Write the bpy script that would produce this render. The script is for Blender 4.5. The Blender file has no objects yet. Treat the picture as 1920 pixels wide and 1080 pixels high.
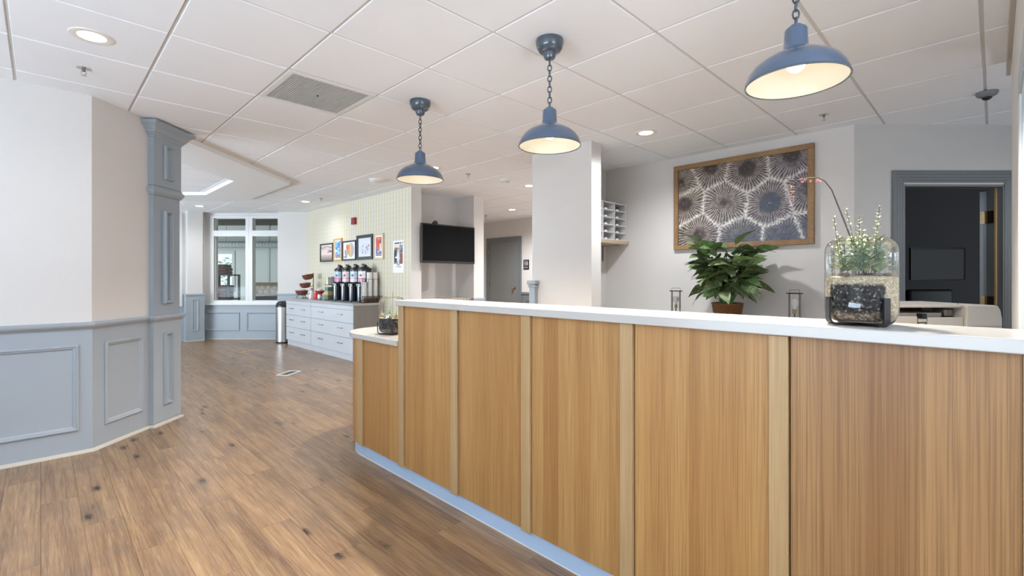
import bpy, bmesh, math, random
import numpy as np
from mathutils import Matrix, Vector

PI = math.pi
C = bpy.context.scene.collection
SC = bpy.context.scene

# ------------------------------------------------------------------ camera, world, exposure
# x runs along the ceiling grid to the right of the view, y along the reception desk to the left of the view
YAW = 0.77978
cam_d = bpy.data.cameras.new('camera')
cam = bpy.data.objects.new('camera', cam_d)
C.objects.link(cam)
cam.location = (0, 0, 1.24)
cam.rotation_euler = (PI / 2, 0, -YAW)
cam_d.sensor_width = 36
cam_d.lens = 893.66 / 1920 * 36
cam_d.shift_y = -19 / 1920
cam_d.clip_start = 0.05
SC.camera = cam

SC.view_settings.view_transform = 'Standard'
SC.view_settings.look = 'None'
SC.view_settings.gamma = 1
SC.view_settings.use_curve_mapping = False
SC.view_settings.exposure = 0.32
SC.cycles.use_denoising = True
SC.cycles.max_bounces = 8
SC.cycles.diffuse_bounces = 5
SC.cycles.transparent_max_bounces = 16
SC.cycles.sample_clamp_indirect = 6
SC.cycles.caustics_reflective = False
SC.cycles.caustics_refractive = False

world = bpy.data.worlds.new('daylight')
SC.world = world
world.use_nodes = True
world.node_tree.nodes['Background'].inputs[0].default_value = (0.80, 0.91, 1.0, 1)
world.node_tree.nodes['Background'].inputs[1].default_value = 1.1


def area_light(name, loc, rot, sx, sy, power, col):
    d = bpy.data.lights.new(name, 'AREA')
    d.shape = 'RECTANGLE'
    d.size, d.size_y, d.energy, d.color = sx, sy, power, col
    o = bpy.data.objects.new(name, d)
    C.objects.link(o)
    o.location, o.rotation_euler = loc, rot
    return o


DAY = (0.76, 0.88, 1.0)
# daylight through guessed, unseen lobby windows (behind and beside the camera) and the breakfast room's windows
area_light('daylight_lobby_front', (0.6, -4.12, 1.35), (PI / 2, 0, PI), 2.4, 2.0, 16, DAY)
area_light('daylight_lobby_side', (-3.52, 0.6, 1.35), (PI / 2, 0, -PI / 2), 3.4, 2.0, 14, DAY)
area_light('daylight_breakfast_room', (-3.5, 8.3, 1.4), (PI / 2, 0, -PI / 2), 4.4, 1.9, 120, (0.76, 0.88, 1.0))
# added fill lights inside the windows, aimed up to brighten the ceilings
area_light('ceiling_fill_front', (0.6, -3.7, 0.7), (PI / 2 + 1.45, 0, PI), 2.4, 0.8, 340, (0.70, 0.83, 1.0))
area_light('ceiling_fill_side', (-3.0, 1.2, 0.7), (PI / 2 + 1.45, 0, -PI / 2), 3.2, 0.8, 200, (0.66, 0.83, 1.0))
area_light('ceiling_fill_breakfast', (-3.4, 8.3, 0.8), (PI / 2 + 1.2, 0, -PI / 2), 4.4, 0.8, 260, (0.68, 0.84, 1.0))


# unseen fill added in the staff passage, aimed up to brighten the ceiling
area_light('ceiling_fill_staff', (4.6, -1.5, 0.75), (PI / 2 + 1.25, 0, PI), 1.5, 0.7, 12, (0.70, 0.85, 1.0))


# ------------------------------------------------------------------ helpers
def lin(c):
    return c / 12.92 if c <= 0.04045 else ((c + 0.055) / 1.055) ** 2.4


def H(h):
    h = h.lstrip('#')
    return tuple(lin(int(h[i:i + 2], 16) / 255) for i in (0, 2, 4))


def frame(p0, d, n):
    """local (s, n, z): s along the wall, n out of it"""
    d = Vector((d[0], d[1], 0)).normalized()
    n = Vector((n[0], n[1], 0)).normalized()
    M = Matrix.Identity(4)
    M.col[0][:3] = d
    M.col[1][:3] = n
    M.col[3][:3] = (p0[0], p0[1], p0[2] if len(p0) > 2 else 0)
    return M


class MB:
    def __init__(s, M=None):
        s.v, s.f, s.m, s.M, s.k = [], [], [], M, 0

    def _add(s, vs, fs):
        o = len(s.v)
        if s.M is not None:
            vs = [tuple(s.M @ Vector(p)) for p in vs]
        s.v += [tuple(p) for p in vs]
        s.f += [tuple(i + o for i in f) for f in fs]
        s.m += [s.k] * len(fs)
        return s

    def box(s, x0, x1, y0, y1, z0, z1):
        return s._add([(x0, y0, z0), (x1, y0, z0), (x1, y1, z0), (x0, y1, z0), (x0, y0, z1), (x1, y0, z1), (x1, y1, z1), (x0, y1, z1)],
                      [(0, 3, 2, 1), (4, 5, 6, 7), (0, 1, 5, 4), (1, 2, 6, 5), (2, 3, 7, 6), (3, 0, 4, 7)])

    def prism(s, poly, z0, z1):
        n = len(poly)
        return s._add([(p[0], p[1], z0) for p in poly] + [(p[0], p[1], z1) for p in poly],
                      [tuple(range(n))[::-1], tuple(range(n, 2 * n))] + [(i, (i + 1) % n, n + (i + 1) % n, n + i) for i in range(n)])

    def ring(s, outer, inner, z0, z1):
        n = len(outer)
        vs = [(p[0], p[1], z) for z in (z0, z1) for P in (outer, inner) for p in P]
        fs = []
        for i in range(n):
            j = (i + 1) % n
            fs += [(i, j, n + j, n + i), (2 * n + i, 3 * n + i, 3 * n + j, 2 * n + j), (i, 2 * n + i, 2 * n + j, j), (n + i, n + j, 3 * n + j, 3 * n + i)]
        return s._add(vs, fs)

    def lathe(s, prof, n=24, cx=0, cy=0, z=0, a0=0, a1=2 * PI):
        """profile [(r, z)] about a vertical axis"""
        full = abs(a1 - a0 - 2 * PI) < 1e-6
        cols = n if full else n + 1
        vs = [(cx + r * math.cos(a0 + (a1 - a0) * i / n), cy + r * math.sin(a0 + (a1 - a0) * i / n), z + h) for r, h in prof for i in range(cols)]
        fs = []
        for k in range(len(prof) - 1):
            for i in range(n):
                j = (i + 1) % cols
                fs.append((k * cols + i, k * cols + j, (k + 1) * cols + j, (k + 1) * cols + i))
        return s._add(vs, fs)

    def tube(s, pts, r, n=6, closed=False):
        P = [Vector(p) for p in pts]
        m = len(P)
        rr = r if isinstance(r, (list, tuple)) else [r] * m
        T = []
        for i in range(m):
            a = P[(i - 1) % m] if (closed or i > 0) else P[i]
            b = P[(i + 1) % m] if (closed or i < m - 1) else P[i]
            T.append((b - a).normalized())
        u = T[0].orthogonal().normalized()
        vs = []
        for i in range(m):
            u = (u - T[i] * u.dot(T[i]))
            u = u.normalized() if u.length > 1e-6 else T[i].orthogonal().normalized()
            w = T[i].cross(u)
            vs += [tuple(P[i] + (u * math.cos(2 * PI * k / n) + w * math.sin(2 * PI * k / n)) * rr[i]) for k in range(n)]
        fs = []
        for i in range(m if closed else m - 1):
            for k in range(n):
                a, b = i * n, ((i + 1) % m) * n
                fs.append((a + k, a + (k + 1) % n, b + (k + 1) % n, b + k))
        if not closed:
            fs += [tuple(range(n))[::-1], tuple((m - 1) * n + k for k in range(n))]
        return s._add(vs, fs)

    def sweep(s, path, prof):
        """moulding [(n, z)] along a plan polyline; n is measured to the right of the walking direction, mitred"""
        P = [Vector(p) for p in path]
        off = []
        for i in range(len(P)):
            ds = []
            if i > 0:
                ds.append((P[i] - P[i - 1]).normalized())
            if i < len(P) - 1:
                ds.append((P[i + 1] - P[i]).normalized())
            ns = [Vector((d.y, -d.x)) for d in ds]
            off.append(ns[0] if len(ns) == 1 else (ns[0] + ns[1]) / (1 + ns[0].dot(ns[1])))
        k = len(prof)
        vs = [(P[i].x + off[i].x * n, P[i].y + off[i].y * n, z) for i in range(len(P)) for n, z in prof]
        fs = [(i * k + j, i * k + (j + 1) % k, (i + 1) * k + (j + 1) % k, (i + 1) * k + j) for i in range(len(P) - 1) for j in range(k)]
        fs += [tuple(range(k)), tuple((len(P) - 1) * k + j for j in range(k))[::-1]]
        return s._add(vs, fs)

    def picture_frame(s, x0, x1, z0, z1, prof):
        """moulding [(inset, n)] round a rectangle of the local s-z plane"""
        R = [[(x0 + i, n, z0 + i), (x1 - i, n, z0 + i), (x1 - i, n, z1 - i), (x0 + i, n, z1 - i)] for i, n in prof]
        vs = [p for r in R for p in r]
        fs = [(k * 4 + i, k * 4 + (i + 1) % 4, (k + 1) * 4 + (i + 1) % 4, (k + 1) * 4 + i) for k in range(len(prof) - 1) for i in range(4)]
        return s._add(vs, fs)

    def build(s, name, mat, parent=None, bevel=0, seg=2, smooth=None, kind=None, label=None):
        me = bpy.data.meshes.new(name)
        me.from_pydata(s.v, [], s.f)
        bm = bmesh.new()
        bm.from_mesh(me)
        for f, k in zip(bm.faces, s.m):
            f.material_index = k
        bmesh.ops.recalc_face_normals(bm, faces=bm.faces[:])
        if bevel:
            bmesh.ops.bevel(bm, geom=bm.edges[:], offset=bevel, segments=seg, affect='EDGES', profile=0.5, clamp_overlap=True)
        bm.to_mesh(me)
        bm.free()
        for mt in (mat if isinstance(mat, (list, tuple)) else [mat]):
            me.materials.append(mt)
        if smooth:
            me.polygons.foreach_set('use_smooth', [True] * len(me.polygons))
            me.set_sharp_from_angle(angle=math.radians(smooth))
        o = bpy.data.objects.new(name, me)
        C.objects.link(o)
        o.parent = parent
        if kind:
            o['kind'] = kind
        if label:
            o['label'] = label
        return o


def tag(o, label=None, cat=None, group=None, kind=None):
    if label:
        o['label'] = label
    if cat:
        o['category'] = cat
    if group:
        o['group'] = group
    if kind:
        o['kind'] = kind
    return o


def thing(name, label, cat, loc=(0, 0, 0), rz=0, group=None):
    o = bpy.data.objects.new(name, None)
    C.objects.link(o)
    o.empty_display_size = 0.05
    o.location = loc
    o.rotation_euler = (0, 0, rz)
    return tag(o, label, cat, group)


def struct(name, mb, mat, label=None, **kw):
    o = mb.build(name, mat, **kw)
    return tag(o, label, kind='structure')


def dup(root, loc=None, rz=None, label=None, group=None):
    def cp(o, par):
        c = o.copy()
        C.objects.link(c)
        if par is not None:
            c.parent = par
        for ch in kids.get(o.name, ()):
            cp(ch, c)
        return c
    kids = {}
    for o in C.objects:
        if o.parent is not None:
            kids.setdefault(o.parent.name, []).append(o)
    r = cp(root, None)
    if loc is not None:
        r.location = loc
    if rz is not None:
        r.rotation_euler = (0, 0, rz)
    return tag(r, label, None, group)


def piece(name, me, parent, M):
    o = bpy.data.objects.new(name, me)
    C.objects.link(o)
    o.parent = parent
    o.matrix_basis = M
    return o


# ------------------------------------------------------------------ materials
MATS = {}


class NT:
    def __init__(s, name):
        s.m = bpy.data.materials.new(name)
        s.m.use_nodes = True
        s.t = s.m.node_tree
        s.b = s.t.nodes['Principled BSDF']

    def n(s, typ, **kw):
        nd = s.t.nodes.new('ShaderNode' + typ)
        for k, v in kw.items():
            setattr(nd, k, v)
        return nd

    def l(s, a, b):
        s.t.links.new(a, b)

    def val(s, sock, v):
        if hasattr(v, 'links') or hasattr(v, 'is_linked'):
            s.l(v, sock)
        else:
            sock.default_value = v

    def math(s, op, a, b=0.0, c=0.0):
        nd = s.n('Math', operation=op)
        s.val(nd.inputs[0], a)
        s.val(nd.inputs[1], b)
        s.val(nd.inputs[2], c)
        return nd.outputs[0]

    def mix(s, fac, a, b, blend='MIX'):
        nd = s.n('Mix', data_type='RGBA', blend_type=blend)
        s.val(nd.inputs[0], fac)
        s.val(nd.inputs[6], a if not isinstance(a, tuple) else (*a[:3], 1))
        s.val(nd.inputs[7], b if not isinstance(b, tuple) else (*b[:3], 1))
        return nd.outputs[2]

    def ramp(s, fac, stops):
        nd = s.n('ValToRGB')
        e = nd.color_ramp.elements
        while len(e) < len(stops):
            e.new(0.5)
        for i, (p, c) in enumerate(stops):
            e[i].position = p
            e[i].color = (*c, 1) if isinstance(c, tuple) else (c, c, c, 1)
        s.l(fac, nd.inputs[0])
        return nd.outputs[0]

    def coords(s, scale=(1, 1, 1), kind='world'):
        if kind == 'world':
            src = s.n('NewGeometry').outputs['Position']
        else:
            src = s.n('TexCoord').outputs['Object']
        mp = s.n('Mapping')
        mp.inputs['Scale'].default_value = scale
        s.l(src, mp.inputs[0])
        return mp.outputs[0]

    def noise(s, vec, scale=1.0, detail=3, rough=0.55, dist=0.0):
        nd = s.n('TexNoise')
        s.l(vec, nd.inputs['Vector'])
        nd.inputs['Scale'].default_value = scale
        nd.inputs['Detail'].default_value = detail
        nd.inputs['Roughness'].default_value = rough
        nd.inputs['Distortion'].default_value = dist
        return nd.outputs['Fac']

    def bump(s, h, strength=0.2, dist=0.002):
        nd = s.n('Bump')
        nd.inputs['Strength'].default_value = strength
        nd.inputs['Distance'].default_value = dist
        s.l(h, nd.inputs['Height'])
        s.l(nd.outputs[0], s.b.inputs['Normal'])

    def base(s, col, rough=0.5, metal=0.0):
        s.val(s.b.inputs['Base Color'], (*col, 1) if isinstance(col, tuple) else col)
        s.val(s.b.inputs['Roughness'], rough)
        s.b.inputs['Metallic'].default_value = metal
        return s.m


def mat(name, col, rough=0.5, metal=0.0, var=0.05, scale=30, bump=0.0, bscale=200, coat=0.0):
    """a painted, plastic, cloth or metal surface: flat colour with slight mottling and relief"""
    t = NT(name)
    c = t.coords()
    if var:
        f = t.noise(c, scale)
        col = t.mix(f, tuple(x * (1 - var) for x in col), tuple(min(1, x * (1 + var)) for x in col))
    t.base(col, rough, metal)
    if coat:
        t.b.inputs['Coat Weight'].default_value = coat
        t.b.inputs['Coat Roughness'].default_value = 0.08
    if bump:
        t.bump(t.noise(c, bscale, 2), bump, 0.001)
    return t.m


def emit(name, col, strength):
    t = NT(name)
    t.base((0.8, 0.8, 0.8), 0.4)
    t.b.inputs['Emission Color'].default_value = (*col, 1)
    t.b.inputs['Emission Strength'].default_value = strength
    return t.m


def glass(name, tint=(1, 1, 1), gloss=0.9, ior=1.45, opacity=0.0):
    """thin glass: reflects by angle, lets the rest through"""
    t = NT(name)
    nt = t.t
    out = [n for n in nt.nodes if n.type == 'OUTPUT_MATERIAL'][0]
    fr = t.n('Fresnel')
    fr.inputs[0].default_value = ior
    tr = t.n('BsdfTransparent')
    tr.inputs[0].default_value = (*tint, 1)
    gl = t.n('BsdfGlossy')
    gl.inputs['Roughness'].default_value = 0.02
    mx = t.n('MixShader')
    t.l(t.math('MULTIPLY_ADD', fr.outputs[0], gloss, opacity), mx.inputs[0])
    t.l(tr.outputs[0], mx.inputs[1])
    t.l(gl.outputs[0], mx.inputs[2])
    t.l(mx.outputs[0], out.inputs[0])
    return t.m


def oak(name, ca, cb, cc, across=(1, 1, 0.008), sc=1.0, rough=0.42, objrand=0.06, staves=0):
    """straight-grained veneer, grain along the axis that 'across' squeezes"""
    t = NT(name)
    c = t.coords(across)
    oi = t.n('ObjectInfo').outputs['Random']
    add = t.n('VectorMath', operation='ADD')
    t.l(c, add.inputs[0])
    cmb = t.n('CombineXYZ')
    for i in range(3):
        t.l(t.math('MULTIPLY', oi, 7.3 + i), cmb.inputs[i])
    t.l(cmb.outputs[0], add.inputs[1])
    v = add.outputs[0]
    broad = t.noise(v, 14 * sc, 3, 0.6, 0.3)
    fine = t.noise(v, 360 * sc, 3, 0.6, 0.1)
    if staves:
        sx = t.n('SeparateXYZ')
        t.l(t.n('NewGeometry').outputs['Position'], sx.inputs[0])
        wn = t.n('TexWhiteNoise', noise_dimensions='1D')
        t.l(t.math('FLOOR', t.math('MULTIPLY_ADD', sx.outputs[1], 1 / staves, t.math('MULTIPLY', oi, 9.0))), wn.inputs['W'])
        broad = t.math('MULTIPLY_ADD', wn.outputs['Value'], 0.42, t.math('MULTIPLY_ADD', broad, 0.7, -0.06))
    col = t.mix(t.ramp(broad, [(0.25, 0.0), (0.75, 1.0)]), ca, cb)
    col = t.mix(t.math('MULTIPLY', t.ramp(fine, [(0.44, 0.0), (0.62, 1.0)]), 0.5), col, cc)
    k = t.math('MULTIPLY_ADD', oi, objrand * 2, 1 - objrand)
    vm = t.n('VectorMath', operation='SCALE')
    t.l(col, vm.inputs[0])
    t.l(k, vm.inputs['Scale'])
    t.base(vm.outputs[0], rough)
    t.bump(fine, 0.12, 0.0006)
    return t.m


def plank_mat():
    t = NT('floor_plank_vinyl')
    W, L = 0.1524, 1.2192
    g = t.n('NewGeometry').outputs['Position']
    sx = t.n('SeparateXYZ')
    t.l(g, sx.inputs[0])
    row = t.math('FLOOR', t.math('DIVIDE', sx.outputs[0], W))
    wn = t.n('TexWhiteNoise', noise_dimensions='1D')
    t.l(t.math('ADD', row, 0.37), wn.inputs['W'])
    yy = t.math('ADD', sx.outputs[1], t.math('MULTIPLY', t.math('FRACT', t.math('MULTIPLY', row, 0.381966)), L))
    colm = t.math('FLOOR', t.math('DIVIDE', yy, L))
    idv = t.n('CombineXYZ')
    t.l(row, idv.inputs[0])
    t.l(colm, idv.inputs[1])
    w2 = t.n('TexWhiteNoise', noise_dimensions='2D')
    t.l(idv.outputs[0], w2.inputs['Vector'])
    rnd = w2.outputs['Value']
    # grain coordinates shifted per plank
    sh = t.n('CombineXYZ')
    t.l(t.math('MULTIPLY_ADD', rnd, 13.0, sx.outputs[0]), sh.inputs[0])
    t.l(t.math('MULTIPLY_ADD', w2.outputs['Color'], 17.0, sx.outputs[1]), sh.inputs[1])
    def sc(x, y):
        m = t.n('Mapping')
        m.inputs['Scale'].default_value = (x, y, 1)
        t.l(sh.outputs[0], m.inputs[0])
        return m.outputs[0]
    broad = t.noise(sc(15, 0.9), 1.0, 4, 0.6, 0.6)
    grain = t.noise(sc(85, 2.4), 1.0, 5, 0.62, 0.5)
    fine = t.noise(sc(260, 6), 1.0, 3, 0.6)
    blot = t.noise(sc(5, 3.2), 1.0, 3, 0.55)
    vo = t.n('TexVoronoi')
    t.l(sc(7.5, 2.9), vo.inputs['Vector'])
    vo.inputs['Scale'].default_value = 1.0
    knot = t.ramp(t.math('MULTIPLY_ADD', t.noise(sc(70, 30), 1.0, 3), 0.22, t.math('SUBTRACT', vo.outputs['Distance'], 0.11)), [(0.03, 1.0), (0.085, 0.75), (0.19, 0.12), (0.30, 0.0)])
    sepc = t.n('SeparateColor')
    t.l(vo.outputs['Color'], sepc.inputs[0])
    keep = t.math('GREATER_THAN', sepc.outputs[0], 0.40)
    knot = t.math('MULTIPLY', knot, keep)
    col = t.mix(t.ramp(broad, [(0.28, 0.0), (0.72, 1.0)]), H('#7c5c42'), H('#b7946c'))
    col = t.mix(t.math('MULTIPLY', t.ramp(grain, [(0.44, 0.0), (0.66, 1.0)]), 0.6), col, H('#644c3b'))
    col = t.mix(t.math('MULTIPLY', t.ramp(fine, [(0.5, 0.0), (0.66, 1.0)]), 0.42), col, H('#c0a78e'))
    col = t.mix(t.math('MULTIPLY', t.ramp(blot, [(0.5, 0.0), (0.75, 1.0)]), 0.5), col, H('#6e5e54'))
    col = t.mix(t.math('MULTIPLY', knot, 1.0), col, H('#2c211c'))
    vm = t.n('VectorMath', operation='SCALE')
    t.l(col, vm.inputs[0])
    t.l(t.math('MULTIPLY_ADD', rnd, 0.22, 0.80), vm.inputs['Scale'])
    t.base(vm.outputs[0], t.math('MULTIPLY_ADD', grain, 0.18, 0.22))
    t.bump(t.math('ADD', grain, t.math('MULTIPLY', knot, -0.8)), 0.18, 0.0012)
    return t.m


def texture_paint(name, col, rough=0.65, strength=0.35, scale=70):
    """rolled orange-peel wall paint"""
    t = NT(name)
    c = t.coords()
    f = t.noise(c, 6, 2)
    t.base(t.mix(f, tuple(x * 0.985 for x in col), tuple(min(1, x * 1.015) for x in col)), rough)
    t.bump(t.noise(c, scale, 3, 0.6), strength, 0.002)
    return t.m


M_wall = texture_paint('wall_paint_offwhite', H('#dad7d4'))
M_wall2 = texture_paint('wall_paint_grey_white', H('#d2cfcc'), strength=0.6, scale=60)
M_wains = mat('wainscot_paint_bluegrey', H('#a0a9b1'), 0.42, var=0.015, scale=8)
M_pil = mat('pilaster_paint_bluegrey', H('#98a3ac'), 0.42, var=0.015, scale=8)
M_shoe = mat('shoe_moulding_cream', H('#bfbab0'), 0.5, var=0.02)
M_tile = texture_paint('ceiling_tile_white', H('#f2f4f8'), 0.9, 0.25, 260)
M_grid = mat('ceiling_grid_metal', H('#cfccc8'), 0.5, var=0.01)
M_soff = texture_paint('soffit_plaster', H('#eceef0'), 0.8, 0.4, 90)
M_white = mat('white_trim_paint', H('#dcdcdb'), 0.4, var=0.01)
M_trimgrey = mat('door_trim_grey', H('#74787b'), 0.45, var=0.02)
M_doorgrey = mat('door_grey', H('#7f8180'), 0.5, var=0.02)
M_floor = plank_mat()
M_dark = mat('black_metal', H('#1b1c1f'), 0.4, var=0.05)
M_blackpl = mat('black_plastic', H('#15171a'), 0.3, var=0.05)
M_chrome = mat('brushed_steel', H('#c4c6c8'), 0.28, 1.0, var=0.04, scale=60)
M_nickel = mat('nickel', H('#9a9894'), 0.3, 1.0, var=0.03)
M_brass = mat('brass', H('#a08a68'), 0.32, 1.0, var=0.05)
M_quartz = mat('white_quartz', H('#c4c2be'), 0.22, var=0.02, scale=300)
M_oak = oak('oak_veneer', H('#a97c48'), H('#c29860'), H('#865c33'), staves=0.085)
M_oakr = oak('oak_veneer_brown', H('#966d45'), H('#b1895b'), H('#6b4b2e'), staves=0.11, sc=0.7)
M_oak2 = oak('oak_batten', H('#b3956a'), H('#c2a77c'), H('#9f7c54'), objrand=0.03)
M_kick = mat('kick_plate_blue_grey', H('#adc6e2'), 0.34, 0.0, var=0.02, scale=12)
M_slate = mat('slate_blue_enamel', H('#4c6079'), 0.24, var=0.02, coat=0.6)
M_slatedk = mat('dark_slate_enamel', H('#47525e'), 0.25, var=0.03, coat=0.5)
M_cream = mat('cream_enamel', H('#ece5d2'), 0.35, var=0.01)
M_glass = glass('clear_glass')
M_pane = glass('window_glass', (0.95, 0.98, 0.97), 0.12)
M_void = mat('cavity_dark', H('#2b2623'), 0.8)

# ------------------------------------------------------------------ floor and ceiling
HC = 2.542
PW, PL = 0.1524, 1.2192
struct('floor', MB().box(-3.7, 8.6, -4.3, 11.6, -0.12, -0.004), M_floor, 'wood-look plank floor with dark knots')
floor = bpy.data.objects['floor']
pm = MB()
g = 0.0003
pm._add([(g, g, -0.006), (PW - g, g, -0.006), (PW - g, PL - g, -0.006), (g, PL - g, -0.006),
         (g, g, -0.0012), (PW - g, g, -0.0012), (PW - g, PL - g, -0.0012), (g, PL - g, -0.0012),
         (2 * g, 2 * g, 0), (PW - 2 * g, 2 * g, 0), (PW - 2 * g, PL - 2 * g, 0), (2 * g, PL - 2 * g, 0)],
        [(0, 1, 5, 4), (1, 2, 6, 5), (2, 3, 7, 6), (3, 0, 4, 7), (4, 5, 9, 8), (5, 6, 10, 9), (6, 7, 11, 10), (7, 4, 8, 11), (8, 9, 10, 11)])
p0 = pm.build('plank', M_floor, floor)
plank_me = p0.data
bpy.data.objects.remove(p0)
for r in range(-3, 24):
    sh = ((r * 0.381966) % 1) * PL
    for k in range(0, 12):
        x, y = r * PW, k * PL - sh
        if y + PL < 0.9 or y > 11.2:
            continue
        if x > 1.55 and y + PL < 3.5:
            continue
        if y > 4.9 and x < 0.55:
            continue
        if x < 0.1 and y > 4.5:
            continue
        piece('plank', plank_me, floor, Matrix.Translation((x, y, 0)))

cpoly = [(-3.7, -4.3), (8.6, -4.3), (8.6, 9.6), (3.95, 9.6), (2.36, 11.24), (2.2, 11.35), (-3.7, 11.35)]
struct('ceiling', MB().prism(cpoly, HC + 0.006, HC + 0.12), M_grid, 'suspended ceiling of white two foot tiles')
ceil = bpy.data.objects['ceiling']
MB().prism([(-3.6, -4.2), (4.4, -4.2), (-3.6, 3.8)], HC, HC + 0.0055).build('lobby_ceiling_field', M_tile, ceil)
T = 0.6096
OX, OY = 0.8051 * T, 0.0706 * T
tm = MB()
a, b = 0.0075, 0.010
tm._add([(a, a, 0.006), (T - a, a, 0.006), (T - a, T - a, 0.006), (a, T - a, 0.006), (b, b, 0), (T - b, b, 0), (T - b, T - b, 0), (b, T - b, 0)],
        [(4, 7, 6, 5), (0, 1, 5, 4), (1, 2, 6, 5), (2, 3, 7, 6), (3, 0, 4, 7)])
p0 = tm.build('ceiling_tile', M_tile, ceil)
tile_me = p0.data
bpy.data.objects.remove(p0)


ROOM = [(-2.0, 4.54), (0.26, 4.54), (0.87, 5.15), (-0.6, 6.0), (-0.6, 11.2), (2.35, 11.17), (3.75, 9.75), (3.75, 5.83), (3.92, 5.83), (3.92, 6.2), (4.87, 6.2), (4.87, 5.78), (5.08, 5.78),
        (5.08, 8.6), (7.5, 8.6), (7.5, 3.45), (3.87, 3.45), (3.87, 3.33), (4.91, 3.33), (4.91, 0.83), (5.95, -0.2), (5.95, -1.6), (3.87, -1.6), (3.87, -0.07), (1.95, -0.07), (1.95, -1.8), (-2.0, -1.8)]


def in_room(x, y):
    c = False
    for i in range(len(ROOM)):
        (x0, y0), (x1, y1) = ROOM[i - 1], ROOM[i]
        if (y0 > y) != (y1 > y) and x < (x1 - x0) * (y - y0) / (y1 - y0) + x0:
            c = not c
    return c


def tile_seen(x, y):
    if x + y < 0.15:
        return False
    h = T / 2 - 0.03
    return any(in_room(x + a * h, y + b * h) for a in (-1, 0, 1) for b in (-1, 0, 1))


for i in range(-5, 13):
    for j in range(-5, 19):
        x, y = OX + i * T, OY + j * T
        if (i, j) == (1, 5) or not tile_seen(x + T / 2, y + T / 2):
            continue
        piece('ceiling_tile', tile_me, ceil, Matrix.Translation((x, y, HC)))

# octagonal plaster soffit with an open centre
so_out = [(0.98, 5.265), (2.39, 6.68), (2.385, 8.62), (1.65, 9.34), (0.2, 9.34), (-0.55, 8.6), (-0.55, 6.4), (0.1, 5.6)]
so_in = [(1.0, 6.17), (1.785, 6.955), (1.78, 8.41), (1.53, 8.66), (0.35, 8.66), (0.05, 8.36), (0.05, 6.9), (0.42, 6.4)]
struct('ceiling_soffit', MB().ring(so_out, so_in, 2.497, HC + 0.004), M_soff, 'white octagonal plaster drop under the ceiling, open in the centre')

# ------------------------------------------------------------------ walls near the camera, left
WT = HC + 0.06


def wbox(name, p0, d, n, s0, s1, z0=0, z1=WT, t=0.12, m=None, label=None):
    return struct(name, MB(frame(p0, d, n)).box(s0, s1, -t, 0, z0, z1), m or M_wall, label)


R2 = 0.70710678
LW = frame((0.26, 4.54), (1, 0), (0, -1))
AW = frame((0.26, 4.54), (R2, R2), (R2, -R2))


def along(p, s, n=0.0):
    return (p[0][0] + p[1][0] * s + p[2][0] * n, p[0][1] + p[1][1] * s + p[2][1] * n)


A45 = ((0.26, 4.54), (R2, R2), (R2, -R2))
wl = wbox('wall_left', (0.26, 4.54), (1, 0), (0, -1), -3.9, 0, label='off-white wall over blue-grey wainscot')
wa = wbox('wall_left_angled', (0.26, 4.54), (R2, R2), (R2, -R2), 0.0, 0.6, label='short angled off-white wall over blue-grey wainscot')
path1 = [(-3.6, 4.54), (0.26, 4.54), along(A45, 0.53)]
path2 = [(-3.6, 4.54), (0.26, 4.54), along(A45, 0.53), along(A45, 0.53, 0.04), along(A45, 0.84, 0.04), along(A45, 0.84, -0.25)]
path3 = [along(A45, 0.53, -0.2), along(A45, 0.53, 0.04), along(A45, 0.84, 0.04), along(A45, 0.84, -0.25)]
MB().sweep(path1, [(0, 0), (0.008, 0), (0.008, 0.88), (0, 0.88)]).build('wainscot', M_wains, wl)
RAIL = [(0, 0.868), (0.010, 0.870), (0.013, 0.880), (0.024, 0.888), (0.030, 0.897), (0.033, 0.908), (0.033, 0.919), (0.028, 0.925), (0, 0.926)]
SHOE = [(0, 0), (0.022, 0), (0.020, 0.012), (0.012, 0.021), (0.0, 0.026)]
PANEL = [(0, 0), (0, 0.009), (0.006, 0.017), (0.013, 0.018), (0.019, 0.012), (0.024, 0.012), (0.031, 0.007), (0.036, 0.001), (0.037, 0)]
struct('trim_1', MB().sweep(path2, RAIL), M_wains, 'blue-grey chair rail', smooth=40)
struct('baseboard_left', MB().sweep(path2, SHOE), M_shoe, 'cream shoe moulding', smooth=40)


def panel_moulding(par, M, s0, s1, z0, z1, n0, m, k=1.0, kn=None):
    mb = MB(M)
    mb.picture_frame(s0, s1, z0, z1, [(i * k, n0 + n * (kn or k)) for i, n in PANEL])
    return mb.build('panel_moulding', m, par)


panel_moulding(wl, LW, -1.35, -0.068, 0.164, 0.771, 0.007, M_wains)
panel_moulding(wl, LW, -2.8, -1.5, 0.164, 0.771, 0.007, M_wains)
panel_moulding(wa, AW, 0.096, 0.453, 0.16, 0.771, 0.007, M_wains)

# the panelled pilaster ending the angled wall
pil = struct('trim_2', MB(AW).box(0.53, 0.84, -0.25, 0.038, 0, WT), M_pil, 'tall blue-grey pilaster with recessed panels and a crown')
for z0, z1, k in ((0.162, 0.775, 1), (1.02, 1.81, 1), (2.074, 2.366, 1)):
    panel_moulding(pil, AW, 0.634, 0.738, z0, z1, 0.037, M_pil, 0.95, 1.8)
MB().sweep(path3, [(0, 0.03), (0.006, 0.03), (0.006, 0.87), (0, 0.87)]).build('plinth', M_wains, pil)
MB().sweep(path3, [(0, 1.93), (0.008, 1.933), (0.012, 1.945), (0.022, 1.953), (0.026, 1.968), (0.020, 1.985), (0.012, 1.99), (0.010, 2.005), (0, 2.01)]).build('band', M_pil, pil, smooth=40)
MB().sweep(path3, [(0, 2.01), (0.007, 2.01), (0.007, 2.42), (0, 2.42)]).build('frieze', M_pil, pil)
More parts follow.
